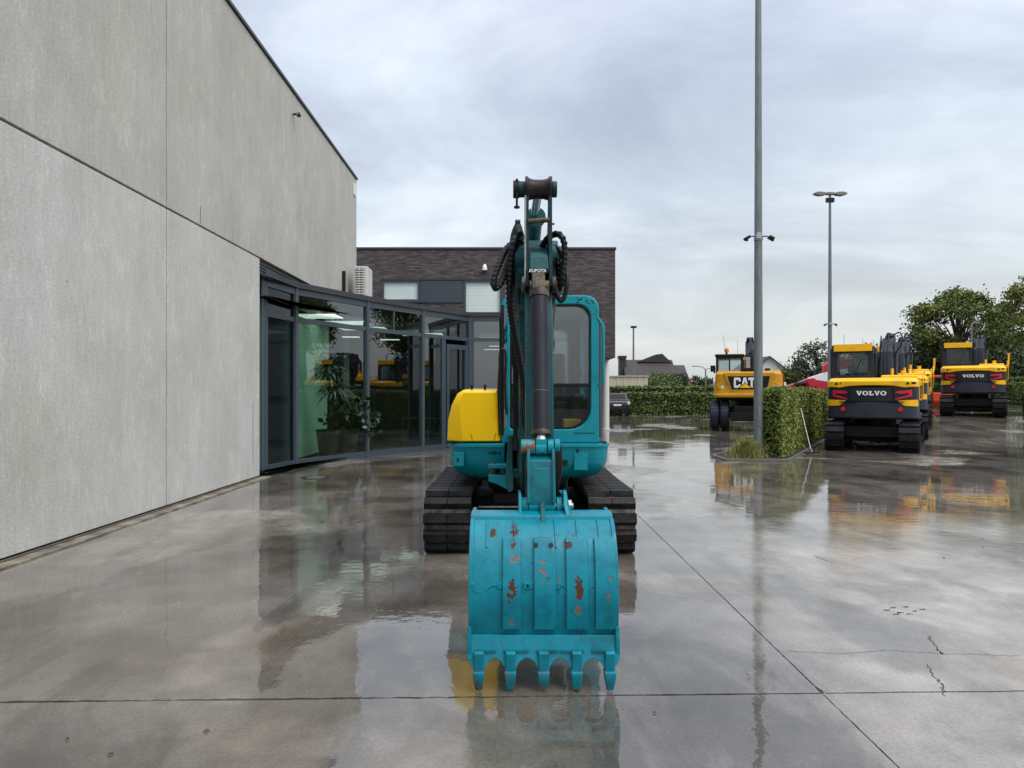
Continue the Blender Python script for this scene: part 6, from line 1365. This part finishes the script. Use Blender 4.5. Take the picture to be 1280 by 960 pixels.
    bp_ = nn('ShaderNodeBump'); bp_.inputs['Strength'].default_value = .8; bp_.inputs['Distance'].default_value = 1; ll(h, bp_.inputs['Height']); ll(bp_.outputs[0], b.inputs['Normal'])
bucketmat()
bkt = obj('bucket', m, rustb, ex, sharp=40)
side = [(y - .006, z + .006) for y, z in bp] + [(3.92, .15), (4.05, .16), (4.32, .36), (4.55, .62), (4.60, .78), (4.40, .85)]
for s_ in (-1, 1):
    m = MB(); xx = BC + s_ * .372; m.prism(side, xx - .01 , xx + .012 , 'x'); obj('side_wall', m, rustb, bkt, bevel=.004)
    m = MB(); m.prism([(3.90, .32), (3.885, .22), (3.89, .16), (3.95, .12), (4.02, .14), (4.0, .28)], xx - .012 + s_ * .004, xx + .010 + s_ * .004, 'x'); obj('side_cutter', m, rustb, bkt, bevel=.006)
def strip(x0, x1, i0, z1, th, taper=.004):
    """raised wear strip following the back from profile point i0 down to height z1"""
    pts = [p for p in bp[i0:] if p[1] > z1 + .02]; y_end = np.interp(z1, [p[1] for p in bp[::-1]], [p[0] for p in bp[::-1]]); pts = pts + [(float(y_end), z1)]
    m = MB(); out_ = []
    for k, (y, z) in enumerate(pts):
        a = pts[max(k - 1, 0)]; b = pts[min(k + 1, len(pts) - 1)]; d = Vector((b[0] - a[0], b[1] - a[1])).normalized(); nrm = Vector((d.y, -d.x)) if d.y < 0 else Vector((-d.y, d.x)); out_.append((y + nrm.x * th, z + nrm.y * th))
    # nrm must point away from the bucket (towards smaller y / larger z)
    if out_[len(out_) // 2][0] > pts[len(pts) // 2][0]: out_ = [(2 * p[0] - q[0], 2 * p[1] - q[1]) for p, q in zip(pts, out_)]
    inn = [(p[0] + .004, p[1] - .002) for p in pts]
    m.prism(out_ + inn[::-1], x0, x1, 'x'); return m
for a, b in ((628, 651), (667, 694), (707, 734), (743, 769)):
    obj('wear_strip', strip(bx_of(a, 3.95), bx_of(b, 3.95), 4, .30, .020), rustb, bkt, bevel=.006)
for a in (609, 643, 694, 721, 748):
    obj('stiffening_rib', strip(bx_of(a - 1.1, 4.05), bx_of(a + 1.1, 4.05), 2, .70, .009), rustb, bkt, bevel=.003)
m = MB(); m.prism([(4.27, .855), (4.20, .858), (4.14, .845), (4.13, .82), (4.27, .82)], BC - .384, BC + .384, 'x'); obj('top_edge', m, rustb, bkt, bevel=.008)
for a, b in ((590, 627), (652, 666), (695, 706), (735, 742)):   # welds and old stubs across the shell
    pts_ = []; n_ = 9
    for k in range(n_): u = k / (n_ - 1); pts_.append((bx_of(a + (b - a) * u, 3.92), 3.911, .508 - .016 * math.sin(u * 6.28) + random.uniform(-.004, .004)))
    m = MB(); m.tube(pts_, .0035, 5, sub=2); obj('weld_line', m, rustb, bkt)
for px in (625, 657, 697, 662, 590):
    c = P(px, 730, 3.95); m = MB(); m.cyl((c[0], 3.905, c[2]), (c[0], 3.93, c[2]), .018, n=16); obj('welded_plug', m, rustb, bkt, bevel=.003)
# two bolt holes
for px in (669.5, 688.5):
    c = P(px, 683.5, 3.978); m = MB(); m.cyl((c[0], c[1] - .018, c[2] + .014), (c[0], c[1] + .03, c[2] - .014), .0115, n=14); obj('bolt_hole', m, black, bkt)
# lifting eye
m = MB(); m.prism([(4.30, .86), (4.245, .915), (4.20, .905), (4.13, .84), (4.06, .775), (4.10, .78)], XC - .012, XC + .014, 'x'); obj('lifting_eye', m, teal_worn_shaded, bkt, bevel=.006)
# ears round the pin
m = MB(); m.prism([(4.16, .84), (4.20, .93), (4.27, .95), (4.36, .93), (4.62, .92), (4.66, .82), (4.5, .80), (4.2, .80)], XC - .128, XC - .112, 'x'); obj('ear', m, teal, bkt, bevel=.004)
m = MB(); ey = [(4.14, .845), (4.19, .90), (4.215, .955), (4.27, .965), (4.36, .93), (4.62, .92), (4.66, .82), (4.5, .80), (4.2, .80)]
n = len(ey); fl = lambda z: .032 * max(0, (.90 - z) / .1) ** 2
m.add([(XC + .116 + fl(z), y, z) for y, z in ey] + [(XC + .136 + fl(z), y, z) for y, z in ey], [tuple(range(n))[::-1], tuple(range(n, 2 * n))] + [(i, (i + 1) % n, n + (i + 1) % n, n + i) for i in range(n)]); obj('ear', m, teal, bkt, bevel=.004)
# lip plate scalloped between the teeth
tx_ = [bx_of(p, 3.87) for p in (598.5, 638, 679.5, 721, 762.5)]
pts = [(BC - .382, .27), (BC - .39, .245), (BC - .386, .16)]
pts += [(tx_[0] - .03, .115)]
for a, b in zip(tx_, tx_[1:]):
    pts += [(a - .022, .11), (a + .026, .11)]
    for k in range(0, 9): u = k / 8; pts.append((a + .034 + (b - a - .068) * u, .125 + .038 * math.sin(math.pi * u) ** .7))
pts += [(tx_[-1] - .026, .11), (tx_[-1] + .024, .115), (BC + .386, .16), (BC + .39, .245), (BC + .382, .27)]
m = MB(); n = len(pts); yl = lambda z: 3.915 - (.27 - z) * .30
m.add([(x, yl(z) , z) for x, z in pts] + [(x, yl(z) + .026, z) for x, z in pts], [tuple(range(n)), tuple(range(n, 2 * n))[::-1]] + [(i, (i + 1) % n, n + (i + 1) % n, n + i) for i in range(n)])
obj('lip_plate', m, rustb, bkt, bevel=.004)
m = MB()
for a, b in ((-.345, -.24), (-.20, -.075), (-.035, .075), (.085, .205), (.245, .345)): m.bb(BC + a, BC + b, 3.880, 3.905, .197, .206)
obj('weld_bead', m, rustb, bkt)
for i, x in enumerate(tx_):
    m = MB(); zz = .008 if i != 2 else .022
    m.prism([(3.858, .195), (3.875, .205), (3.91, .19), (3.93, .09), (3.865, .085)], x - .026, x + .026, 'x'); ad = obj('tooth_adapter', m, rustb, bkt, bevel=.008)
    m = MB(); vs = []
    for z, wd, y0, y1 in ((.135 - .03, .030, 3.845, 3.925), (.09, .029, 3.842, 3.92), (.045 + zz * .5, .025, 3.848, 3.895), (zz, .017, 3.862, 3.885)): vs += [(x - wd, y0, z), (x + wd, y0, z), (x + wd, y1, z), (x - wd, y1, z)]
    fs = [(0, 1, 2, 3)] + [(q * 4 + k, q * 4 + (k + 1) % 4, q * 4 + 4 + (k + 1) % 4, q * 4 + 4 + k) for q in range(3) for k in range(4)] + [(12, 13, 14, 15)]
    m.add(vs, fs); obj('tooth', m, rustb, bkt, bevel=.006)
OFF = Vector((0, 0, 0))
